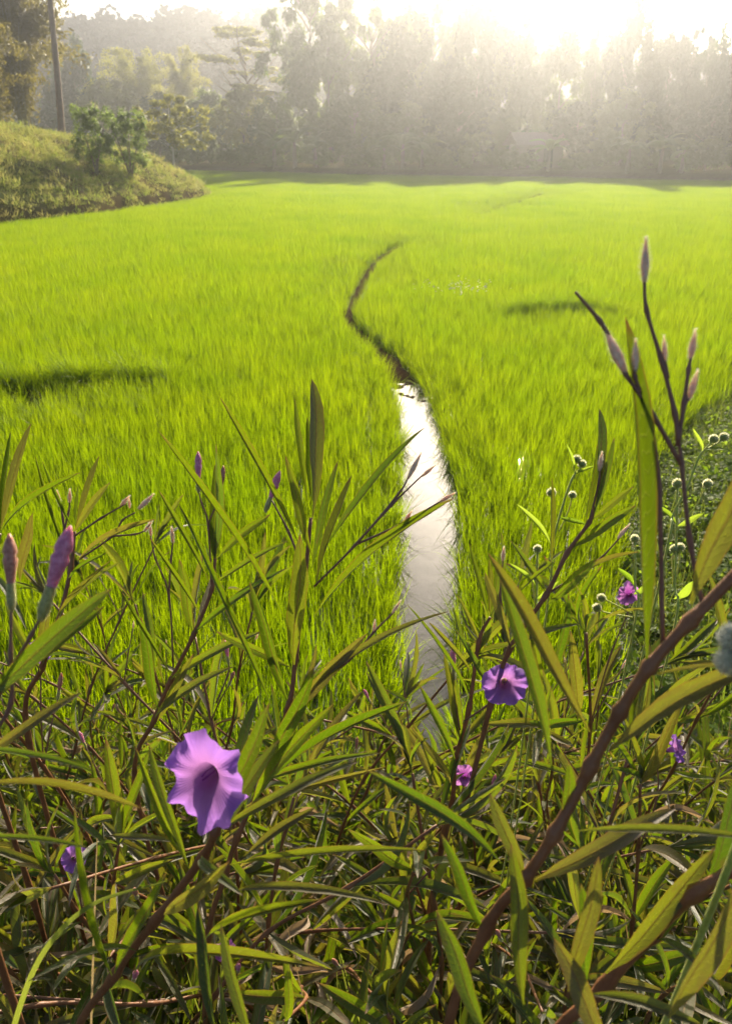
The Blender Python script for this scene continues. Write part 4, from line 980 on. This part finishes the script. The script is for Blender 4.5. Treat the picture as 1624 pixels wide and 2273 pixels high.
# --- 5 right of the channel
D = .95
petunia('petunia plant with a dark slanting stem beside the open purple flower right of the channel',
    [P(985, 1850, 1.1), P(1030, 1790, 1.06), P(1090, 1560, 1.0), P(1132, 1439, .97), P(1212, 1319, D), P(1257, 1229, D), P(1307, 1159, D), P(1318, 1124, D)],
    [LP(1270, 1215, D, 1410, 1121, .9, 32, (-.2, -.9, .5), 0), LP(1312, 1154, D, 1405, 1079, .93, 22, (-.2, -1, .4), 0), LP(1312, 1150, D, 1362, 970, .95, 22, TOC, 0), LP(1316, 1130, D, 1340, 1000, .96, 16, TOC, 3), LP(1297, 1170, D, 1325, 985, .97, 18, TOC, 3),
     LP(1140, 1325, D, 1235, 1244, .9, 16, (0, -.5, .9), 0), LP(1222, 1262, D, 1224, 1060, .94, 15, TOC, 3), LP(1215, 1340, D, 1325, 1240, .9, 36, (-.2, -.9, .5), 0), LP(1277, 1292, D, 1418, 1224, .88, 18, (0, -.4, 1), 1), LP(1212, 1320, D, 1130, 1200, .95, 22, (.3, -1, .4), 1),
     LP(1132, 1440, D, 1290, 1385, .9, 24, (0, -.5, .9), 2), LP(1132, 1440, D, 1075, 1270, .95, 26, (.2, -1, .4), 0), LP(1230, 1500, D, 1262, 1320, .92, 30, TOC, 3), LP(1280, 1600, D, 1265, 1400, .88, 38, TOC, 0), LP(1205, 1520, D, 1160, 1330, .92, 26, TOC, 3),
     LP(1100, 1555, 1.0, 1010, 1400, 1.0, 22, (.3, -1, .4), 1)],
    [([P(1212, 1319, D), P(1320, 1250, D), P(1395, 1170, .93)], [('cap', P(1370, 1195, .93), P(1395, 1165, .93) - P(1370, 1195, .93), .9)]), ([P(1307, 1159, D), P(1328, 1070, D), P(1330, 1040, D)], [('cap', P(1329, 1045, D), (0, 0, 1), 1.0)]),
     ([P(1132, 1439, D), P(1110, 1330, D), P(1116, 1240, D)], [('cap', P(1115, 1245, D), (0, 0, 1), .8)])], auto=0, top_auto=1)
pl = petunia('slender petunia plant whose open purple flower faces the channel, on its right bank',
    [P(1000, 1800, 1.12), P(1010, 1690, 1.08), P(1040, 1575, 1.04), P(1062, 1424, 1.03), P(1087, 1370, 1.02)],
    [LP(1085, 1375, 1.02, 1040, 1205, 1.04, 15, TOC, 0), LP(1087, 1368, 1.02, 1085, 1240, 1.03, 18, TOC, 3), LP(1087, 1368, 1.02, 1110, 1220, 1.03, 20, TOC, 0), LP(1062, 1424, 1.03, 1012, 1320, 1.02, 14, (.3, -1, .4), 1), LP(1050, 1500, 1.02, 950, 1380, 1.0, 16, (.4, -.7, .6), 0),
     LP(1042, 1560, 1.03, 900, 1340, 1.0, 14, (.4, -.7, .6), 1), LP(1020, 1640, 1.05, 985, 1450, 1.02, 26, TOC, 3), LP(1010, 1690, 1.06, 930, 1520, 1.03, 24, (.4, -.9, .5), 0), LP(1020, 1650, 1.06, 1005, 1500, 1.05, 30, TOC, 1), LP(1000, 1740, 1.05, 910, 1610, 1.0, 22, (.3, -.8, .5), 2)],
    [([P(1030, 1600, 1.03), P(1075, 1570, 1.01), P(1110, 1540, .99)], []), ([P(1020, 1620, 1.04), P(1008, 1540, 1.03), P(1006, 1505, 1.03)], [('purple', P(1007, 1508, 1.03), P(1004, 1440, 1.03) - P(1007, 1508, 1.03), .75)])], auto=0, top_auto=1)
add_flower(pl, P(1120, 1516, .98), (-.15, -.85, .5), 1, 1.0, .4, .85)
# --- 6 right foreground: thick branch crossing the corner
D = .43
petunia('nearest petunia plant, a thick brown branch crossing the lower right corner, tall buds above it',
    [P(985, 2330, .52), P(1080, 2060, .48), P(1165, 1950, .46), P(1230, 1850, .45), P(1310, 1700, .44), P(1375, 1580, .43), P(1440, 1480, .42), P(1530, 1380, .415), P(1680, 1225, .41)],
    [LP(1432, 1474, .42, 1388, 700, .44, 64, (.15, -1, .2), 3), LP(1530, 1340, .41, 1690, 960, .40, 96, (-.25, -1, .2), 3), LP(1350, 1665, .43, 1700, 1460, .40, 66, (-.1, -.35, .9), 1), LP(1445, 1500, .42, 1690, 1478, .39, 18, (0, -.3, 1), 0),
     LP(1307, 1625, .44, 1082, 1225, .46, 46, (.2, -1, .35), 3), LP(1222, 1700, .46, 1106, 1276, .47, 50, (.25, -.8, .5), 0), LP(1255, 1830, .45, 1262, 1690, .44, 40, TOC, 3), LP(1112, 1916, .47, 808, 1706, .46, 40, (.2, -.5, .8), 2),
     LP(1165, 1950, .46, 1085, 1760, .47, 46, TOC, 0), LP(1075, 2070, .48, 980, 1850, .48, 40, TOC, 3), LP(1280, 1845, .44, 1700, 1868, .40, 34, (0, -.25, 1), 0), LP(1180, 1960, .46, 1500, 1796, .46, 60, (-.1, -.55, .8), 2), LP(1160, 2230, .44, 1135, 1870, .45, 58, TOC, 3),
     LP(1080, 2300, .42, 970, 2020, .44, 60, TOC, 3), LP(1260, 2200, .44, 1330, 1900, .43, 58, (-.1, -1, .3), 3)],
    [([P(1560, 1352, .415), P(1530, 1200, .425), P(1512, 1030, .43), P(1504, 970, .43)], []),
     ([P(1504, 985, .43), P(1497, 920, .43), P(1467, 800, .43), P(1434, 690, .43), P(1429, 622, .43)], [('cap', P(1429, 628, .43), P(1432, 535, .43) - P(1429, 628, .43), 1.0)]),
     ([P(1510, 1030, .43), P(1447, 920, .43), P(1387, 830, .43), P(1362, 785, .43)], [('cap', P(1388, 830, .43), P(1335, 715, .43) - P(1388, 830, .43), 1.15)]),
     ([P(1420, 872, .43), P(1408, 835, .43), P(1408, 815, .43)], [('cap', P(1408, 828, .43), P(1409, 765, .43) - P(1408, 828, .43), .75)]),
     ([P(1350, 745, .43), P(1330, 712, .43), P(1276, 648, .43)], []),
     ([P(1503, 990, .43), P(1517, 895, .43), P(1527, 820, .43), P(1532, 795, .43)], [('cap', P(1530, 800, .43), P(1540, 745, .43) - P(1530, 800, .43), .7)]),
     ([P(1517, 900, .43), P(1527, 885, .43)], [('cap', P(1527, 888, .43), P(1545, 830, .43) - P(1527, 888, .43), .7)]),
     ([P(1480, 840, .43), P(1475, 800, .43)], [('cap', P(1475, 805, .43), P(1473, 755, .43) - P(1475, 805, .43), .6)]),
     ([P(1470, 1450, .42), P(1462, 1090, .43), P(1447, 945, .43)], [])], auto=0, top_auto=0, r0=.0036, r1=.0032)
petunia('second thick petunia branch below the nearest one at the lower right edge',
    [P(1180, 2400, .55), P(1342, 2189, .50), P(1447, 2074, .47), P(1542, 1984, .45), P(1700, 1885, .43)],
    [LP(1342, 2160, .48, 1585, 1880, .45, 62, (-.2, -.8, .6), 0), LP(1300, 2180, .48, 1290, 1960, .47, 50, TOC, 3), LP(1445, 2090, .47, 1600, 2190, .42, 30, (0, -.2, 1), 4), LP(1560, 1980, .45, 1640, 1700, .46, 60, TOC, 0), LP(1480, 2260, .42, 1640, 1960, .40, 84, TOC, 3),
     LP(1300, 2205, .45, 1560, 2275, .42, 40, (0, -.2, 1), 1), LP(1350, 2330, .42, 1230, 2080, .43, 70, TOC, 3)], [], auto=0, top_auto=0, r0=.0042, r1=.0036)
# --- 7 lower left plant with the big flower
D = .56
pl = petunia('petunia plant with the largest open purple flower, lower left',
    [P(170, 2330, .72), P(255, 2164, .66), P(345, 2044, .62), P(450, 1904, .58), P(478, 1846, .56), P(500, 1800, .56)],
    [LP(365, 2030, .58, 512, 1912, .50, 50, (0, -.8, .5), 3), LP(510, 1920, .58, 948, 1888, .54, 28, (0, -.3, 1), 0), LP(520, 1980, .66, 870, 2012, .60, 34, (0, -.3, 1), 2), LP(455, 2085, .66, 720, 1994, .58, 28, (0, -.35, .9), 1), LP(300, 2160, .62, 722, 2150, .52, 28, (0, -.25, 1), 4),
     LP(250, 2165, .60, 165, 1780, .54, 30, TOC, 0), LP(255, 2160, .64, 372, 1935, .62, 40, (-.3, -.8, .4), 3), LP(480, 1850, .56, 600, 1560, .55, 56, (-.15, -1, .3), 3), LP(470, 1870, .58, 620, 1640, .60, 44, (-.2, -.9, .4), 0), LP(480, 1850, .6, 800, 1690, .62, 36, (-.1, -.5, .8), 2),
     LP(420, 1930, .58, 330, 1650, .60, 34, (.2, -1, .3), 0), LP(405, 1900, .60, 298, 1655, .55, 24, (.3, -.9, .3), 1), LP(450, 1904, .58, 540, 1990, .5, 34, (.1, -.6, .7), 2), LP(540, 1900, .58, 700, 1790, .6, 30, (-.2, -.6, .7), 1), LP(390, 1870, .62, 240, 1855, .6, 22, (0, -.3, 1), 0),
     LP(300, 2110, .62, 60, 2180, .55, 30, (0, -.3, 1), 4), LP(480, 2300, .5, 440, 2010, .55, 40, TOC, 3), LP(560, 2320, .48, 490, 2050, .5, 40, TOC, 0)],
    [([P(478, 1846, .56), P(470, 1800, .56), P(465, 1770, .56)], [])], auto=0, top_auto=0, r0=.0042, r1=.003)
add_flower(pl, P(458, 1722, .53), (-.26, -.86, .36), 0, 1.10, .3, 1.0)

# --- thicket behind and between them
thicket = []
def thicket_plant(x, y, H, lean, label, group, flower=None, n=6, L=(.10, .18), fs=.8):
    z = hz(x, y); st = [Vector((x, y, z - .02))]
    for i in range(1, n + 1):
        t = i / n; st.append(Vector((x + lean[0] * t * t * H + rnd.gauss(0, .006), y + lean[1] * t * t * H + rnd.gauss(0, .006), z + H * t * (1 - .12 * abs(lean[0]) * t))))
    peds = []
    if rnd.random() < .5:
        a = rnd.random() * 6.28; b = st[-2]; e = b + Vector((math.cos(a) * .05, math.sin(a) * .05, .10)); peds.append(([b, (b + e) / 2 + Vector((0, 0, .005)), e], [(rnd.choice(('cap', 'cap', 'purple', 'brown')), e, (math.cos(a) * .4, math.sin(a) * .4, 1), rnd.uniform(.6, .8))]))
    t = petunia(label, st, [], peds, auto=6, r0=.0038, r1=.0022, auto_len=L, group=group, foot=Vector((x, y, z)), top_auto=4)
    for k in range(3):
        q = st[rnd.randrange(1, 4)]; a = rnd.random() * 6.283; Ld = rnd.uniform(.08, .15); place_leaf(t, q, q + Vector((math.cos(a), math.sin(a), rnd.uniform(-.7, .3))) * Ld, Ld * .15, None, None, 'dry_leaf', DRYL)
    if flower is not None:
        at, ax, var = flower; stem_obj(t, [st[-2], (st[-2] + at) / 2 + Vector((0, 0, .01)), at - Vector(ax).normalized() * .03], .0012, .001, 'flower_stalk', 'peduncle', 4); add_flower(t, at, ax, var, fs, rnd.random() * 6)
    return t
GT = 'petunia plants crowding the bank between the near ones'
spots = []
def free(x, y, d): return all((x - a) ** 2 + (y - b) ** 2 > d * d for a, b in spots)
marks = [('the large pink bud', 120, 1290), ('the largest purple flower', 460, 1720), ('the tallest middle plant', 680, 1300), ('the lower end of the channel', 950, 1640), ('the open purple flower right of the channel', 1117, 1512),
         ('the deep violet flower by the right edge', 1497, 1662), ('the nearest thick branch', 1240, 1840), ('the second thick branch', 1450, 2080), ('the pale pink flower near the ground', 500, 2112), ('the dark violet flower in the lower left', 165, 1905), ('the small pinkish flower at the channel end', 1030, 1722)]
cand = []; tries = 0
while len(cand) < 104 and tries < 9000:
    tries += 1; y = rnd.uniform(.60, 2.02); x = rnd.uniform(-.60, .64) * (y + 1.0)
    if not free(x, y, .088): continue
    spots.append((x, y)); zb = hz(x, y); H = rnd.uniform(.45, .78); tall = len(spots) % 4 == 0 and y > .9
    if tall: H = 1.1
    for _ in range(10):      # none rises past the thicket's own top line
        zt = zb + H; dep = y * CP + (CAM_H - zt) * SP; py = 1136.5 + FPX * ((CAM_H - zt) * CP - y * SP) / dep; px = 812 + FPX * x / dep
        lim = 1640 if 780 < px < 1020 else (1570 if px < 780 else 1400)
        if tall: lim = 1640 if 760 < px < 1040 else (1290 if px < 760 else 1210)
        if py < lim: H *= .88
    if not (-60 < px < 1690 and py < 2330): continue
    cand.append((x, y, H, px, py))
buckets = {}
for c in cand:
    nm, mx, my = min(marks, key=lambda m_: (m_[1] - c[3]) ** 2 + (m_[2] - c[4]) ** 2); dx, dy = c[3] - mx, c[4] - my
    dr = ('right of' if dx > 0 else 'left of') if abs(dx) > abs(dy) else ('below' if dy > 0 else 'above')
    buckets.setdefault((nm, dr), []).append((math.hypot(dx, dy), c))
ORD = ['nearest', 'second nearest', 'third nearest', 'fourth nearest', 'fifth nearest', 'sixth nearest', 'seventh nearest', 'eighth nearest', 'ninth nearest', 'tenth nearest', 'eleventh nearest', 'twelfth nearest', 'thirteenth nearest', 'fourteenth nearest', 'fifteenth nearest', 'sixteenth nearest', 'seventeenth nearest', 'eighteenth nearest']
for (nm, dr), l in buckets.items():
    l.sort(key=lambda q: q[0]); side = {'right of': 'to the right of', 'left of': 'to the left of'}.get(dr, dr)
    for k, (_, (x, y, H, px, py)) in enumerate(l):
        thicket_plant(x, y, H, (rnd.gauss(0, .35), rnd.gauss(-.1, .3)), ORD[min(k, 17)] + ' thicket petunia ' + side + ' ' + nm, GT, n=6, L=(.12, .21))
fl = [(1395, 1318, 1.15, (-.6, -.6, .5), 2, 'petunia plant with a half hidden bright pink flower, right side near the globe-headed weeds'),
      (1030, 1722, 1.2, (-.2, -.5, .8), 2, 'petunia plant with a small pinkish flower low beside the channel end'),
      (1497, 1662, 1.0, (.5, -.4, .6), 1, 'petunia plant with a deep violet flower in the shade near the right edge'),
      (165, 1905, 1.05, (.4, -.5, .6), 1, 'petunia plant with a dark violet flower in the shade at the lower left'),
      (500, 2112, 1.15, (-.2, -.1, 1), 2, 'petunia plant with a pale pink flower under the big flower, near the ground'),
      (90, 1445, 1.1, (.3, -.6, .6), 1, 'petunia plant with a tiny violet flower behind the large pink bud on the left')]
for px, py, dep, ax, var, lab in fl:
    at = P(px, py, dep); ft = Vector((at.x + .03, at.y + .05, 0)); ft.z = hz(ft.x, ft.y)
    thicket_plant(ft.x, ft.y, max(at.z - ft.z - .02, .12), (-.1, -.1), lab, GT, (at, ax, var), 5, fs=.58)

# --- undergrowth: straw, dead leaves and grass, nobody could count it
ug_v = [tuft('straw', 10, .05, .10, .34, .0035, 3, M['dry_grass'], .9, .9) for _ in range(3)] + [tuft('bank_grass', 14, .05, .10, .30, .005, 4, M['bund_grass'], .4, .8) for _ in range(3)] + [herb_clump('bank_herb', 30, M['weed'], .045, .16) for _ in range(2)]
ug_v += [bpy.data.objects.new('dead_leaf', m_) for m_ in DRYL]
def spray(seed):
    r = random.Random(seed); parts = []; UVs = []; H = .34
    for i in range(18):
        m_ = LEAF[r.randrange(len(LEAF))]; a = r.random() * 6.283; z = H * (.15 + .85 * i / 18); L = r.uniform(.10, .19); e = r.uniform(.1, 1.1); w = L * .11
        Y = Vector((math.cos(a) * math.cos(e), math.sin(a) * math.cos(e), math.sin(e))); Z = Vector((0, 0, 1)) - Y * Y.z; Z.normalize(); X = Y.cross(Z); b0 = Vector((r.gauss(0, .02), r.gauss(0, .02), z))
        parts.append(([b0 + X * (v.co.x * w) + Y * (v.co.y * L) + Z * (v.co.z * L) for v in m_.vertices], [tuple(p_.vertices) for p_ in m_.polygons]))
        uv = [None] * len(m_.vertices)
        for lp in m_.loops: uv[lp.vertex_index] = tuple(m_.uv_layers[0].data[lp.index].uv)
        UVs += uv
    V, F_ = merge(parts); return bpy.data.objects.new('leaf_spray', mesh_np('leaf_spray', V, F_, M['petunia_leaf'], True, UVs))
ug_v += [spray(k) for k in range(5)]
p, r_, s_ = surf_points(5200, (-2.2, 2.4), (.25, 2.3), lambda x, y: np.abs(x) < .75 * (y + 1.3), .3, .7, 1.3)
vid = rng.choice([0, 1, 2, 3, 4, 5, 6, 7], len(p), p=[.05, .05, .05, .16, .16, .15, .19, .19])
q, r2, s2 = surf_points(1500, (-2.0, 2.2), (.35, 2.2), lambda x, y: np.abs(x) < .75 * (y + 1.3), .5, .10, .16)
q[:, 2] += rng.uniform(0, .10, len(q))
w_, r3, s3 = surf_points(900, (-2.0, 2.2), (.5, 2.12), lambda x, y: np.abs(x) < .7 * (y + 1.2), .3, .7, 1.25)
scatter('undergrowth', np.concatenate([p, q, w_]), np.concatenate([r_, r2, r3]), np.concatenate([s_, s2, s3]), np.concatenate([vid, rng.integers(8, 11, len(q)), rng.integers(11, 16, len(w_))]), ug_v, label='straw, dead leaves and low weeds on the ground between the petunia stems', category='undergrowth')

# --- globe-headed weeds on the right
def globe_mesh(mat, seed):
    r = np.random.default_rng(seed); n = 260; i = np.arange(n) + .5; ph = np.arccos(1 - 2 * i / n); th = math.pi * (1 + 5 ** .5) * i
    d = np.stack([np.cos(th) * np.sin(ph), np.sin(th) * np.sin(ph), np.cos(ph)], -1); C = d * .0052; t = r.normal(size=(n, 3)); t -= (t * d).sum(1, keepdims=True) * d; t /= np.linalg.norm(t, axis=1, keepdims=True); b = np.cross(d, t)
    w = .0008; tip = d * (.0078 + r.uniform(-.0006, .001, (n, 1))) + np.array([0, 0, .0006])
    Q = np.stack([C - t * w, C + b * w, tip, C - b * w], 1); Q2 = np.stack([C + t * w, C - b * w, tip, C + b * w], 1)
    me_ = mesh_quads('flower_head', np.concatenate([Q, Q2]), M[mat]); return me_
M['globe_cream'] = mat_sss('cream_flower_head', (.64, .58, .30), (.76, .70, .42), .010, .7, 300, .3)
GLOBE = [globe_mesh('globe', 1), globe_mesh('globe_brown', 2), globe_mesh('globe_cream', 3)]
V, F_ = lathe([(.0008, -.0062), (.0040, -.004), (.0056, 0), (.0040, .004), (.0008, .0058)], 10); GCORE = mesh_np('head_core', V, F_, M['globe'], True)
GCORE2 = GCORE.copy(); GCORE2.materials[0] = M['globe_cream']
WLEAF = [leaf_mesh(60 + i, .08, .5, .3, .5, mat='weed') for i in range(3)]
def globe_weed(label, stems, depth, leaves=(), s=1.0):
    """stems: list of (pixel points, head kind or None)"""
    a = P(*stems[0][0][0], depth); ft = Vector((a.x, a.y + .12, 0)); ft.z = hz(ft.x, ft.y)
    t = empty('globe_weed', ft, label, 'weed', 'globe-headed weeds on the right bank')
    for j, (pts, kind) in enumerate(stems):
        w = [P(x, y, depth) for x, y in pts]
        if j == 0: w = [ft - Vector((0, 0, .02)), ft * .5 + w[0] * .5 + Vector((.01, 0, .01))] + w
        V, F_ = tube([q - ft for q in spline(w, 4)], [.0016 * s if j == 0 else .0011 * s] * (len(w) * 4 - 3), 6); obj('stem', mesh_np('stem', V, F_, M['weed_stem'], True), t)
        if kind is not None:
            ax = (w[-1] - w[-2]).normalized(); h = obj('flower_head', GLOBE[kind], t); orient(h, t, w[-1] + ax * .004 * s, ax, s * rnd.uniform(.72, .92), rnd.random() * 6)
            gc = bpy.data.objects.new('head_core', GCORE if kind < 2 else GCORE2); link(gc, h)
    for bx, by, tx, ty, wp in leaves: place_leaf(t, P(bx, by, depth), P(tx, ty, depth - .03), wp / FPX * depth * 1.1, (rnd.gauss(0, .2), -.7, .6), None, 'leaf', WLEAF)
    return t
globe_weed('tall globe-headed weed with four green heads, just left of the slanting petunia stem', [([(1215, 1340), (1222, 1230), (1240, 1150), (1262, 1080), (1276, 1050)], None), ([(1222, 1235), (1223, 1160), (1223, 1100)], 0), ([(1240, 1180), (1262, 1130), (1268, 1105)], 0), ([(1276, 1050), (1272, 1035), (1276, 1026)], 0), ([(1276, 1050), (1285, 1042), (1288, 1036)], 0)],
    1.05, [(1222, 1210, 1146, 1118, 14), (1272, 1055, 1256, 985, 9), (1276, 1052, 1320, 1035, 9), (1240, 1150, 1300, 1165, 12)])
globe_weed('globe-headed weed with one round green head above the purple flower', [([(1188, 1420), (1190, 1330), (1192, 1225)], 0), ([(1188, 1345), (1180, 1290), (1172, 1258)], 1)], 1.03, [(1188, 1300, 1130, 1250, 12), (1188, 1330, 1240, 1290, 12), (1188, 1380, 1120, 1340, 14)])
globe_weed('globe-headed weed with a pair of small heads high up at the right edge', [([(1470, 1260), (1490, 1150), (1520, 1090), (1548, 1020), (1560, 1000)], None), ([(1560, 1000), (1572, 988), (1578, 980)], 0), ([(1560, 1000), (1590, 985), (1600, 975)], 0)], .95, [(1558, 1002, 1536, 950, 9), (1560, 1000, 1612, 1000, 12)])
globe_weed('globe-headed weed with two bristly heads on straight stalks behind the tall bud stalks', [([(1490, 1420), (1496, 1300), (1500, 1180), (1502, 1080)], 0), ([(1500, 1180), (1545, 1120), (1566, 1080)], 0), ([(1496, 1300), (1490, 1250), (1494, 1225)], 0), ([(1496, 1290), (1506, 1250), (1508, 1222)], 0)], 1.0, [(1500, 1165, 1450, 1120, 14), (1502, 1168, 1560, 1140, 14), (1496, 1330, 1540, 1290, 22)])
globe_weed('globe-headed weed with one head left of the broad upright leaf', [([(1405, 1400), (1408, 1300), (1408, 1202)], 0), ([(1400, 1360), (1360, 1340), (1340, 1330)], 0), ([(1402, 1370), (1345, 1360), (1330, 1352)], 0)], 1.1, [(1406, 1300, 1370, 1260, 14), (1406, 1320, 1450, 1290, 14)])
globe_weed('pale globe-headed weed very close at the right edge, blurred', [([(1700, 1700), (1660, 1560), (1632, 1440)], 2), ([(1655, 1545), (1640, 1520), (1628, 1490)], 2)], .36, [], 1.25)
# --- long arching grass blade and dry stalk at the lower left
def grass_plant(label, paths, mat, width, cat='grass'):
    a = P(*paths[0][0]); ft = a; t = empty('grass_plant', ft, label, cat)
    for pts in paths:
        w = spline([P(*q) for q in pts], 7); V = []; F_ = []; n = len(w)
        for i, q in enumerate(w):
            d = (w[min(i + 1, n - 1)] - w[max(i - 1, 0)]).normalized(); s = d.cross(Vector((.1, -.5, .85))).normalized(); ww = width * .5 * (1 - (i / (n - 1)) ** 3) + .0003
            V += [q - s * ww - ft, q + Vector((0, 0, -.25 * ww)) - ft, q + s * ww - ft]
        for i in range(n - 1):
            for k in (0, 1): F_.append((3 * i + k, 3 * i + k + 1, 3 * i + k + 4, 3 * i + k + 3))
        obj('blade', mesh_np('blade', V, F_, mat, True), t)
grass_plant('long pale green grass blade arching over the lower left corner', [[(0, 2420, .60), (40, 2250, .58), (100, 2110, .56), (205, 2008, .55), (372, 1955, .54)]], M['bund_grass'], .0042)
grass_plant('thin straw-coloured grass stalk standing upright at the lower left', [[(202, 2300, .75), (208, 2100, .72), (216, 1860, .70)]], M['dry_grass'], .0016)
# --- small white flowers on the grassy ridge right of the channel
V, F_ = lathe([(.002, 0), (.012, .003), (.016, .008)], 7); wf = [bpy.data.objects.new('white_flower', mesh_np('white_flower', V, F_, M['white_petal']))]
n = 90; pts = [Gd(rnd.gauss(1030, 45), rnd.gauss(636, 9), .36) for _ in range(n)]
scatter('white_flowers', [tuple(q) for q in pts], rng.uniform(-.8, .8, (n, 3)), rng.uniform(.5, 1.1, n), np.zeros(n), wf, label='tiny white flowers scattered in the rice left of the right-hand bund', category='flowers')

# ------------------------------------------------------------------ air
def haze():
    m, nt, out = new_mat('haze')
    v = nt.nodes.new('ShaderNodeVolumePrincipled'); v.inputs['Color'].default_value = (.90, .93, 1.0, 1)
    v.inputs['Density'].default_value = HAZE_D; v.inputs['Anisotropy'].default_value = HAZE_G
    nt.links.new(v.outputs[0], out.inputs['Volume'])
    x0, x1, y0, y1, z0, z1 = -420, 420, -16, 440, -2.0, 44.0
    V = [(x, y, z) for z in (z0, z1) for x, y in ((x0, y0), (x1, y0), (x1, y1), (x0, y1))]
    obj('haze', mesh_np('haze', V, [(3, 2, 1, 0), (4, 5, 6, 7), (0, 1, 5, 4), (1, 2, 6, 5), (2, 3, 7, 6), (3, 0, 4, 7)], m), kind='stuff')
HAZE_D, HAZE_G = .0015, .83
haze()
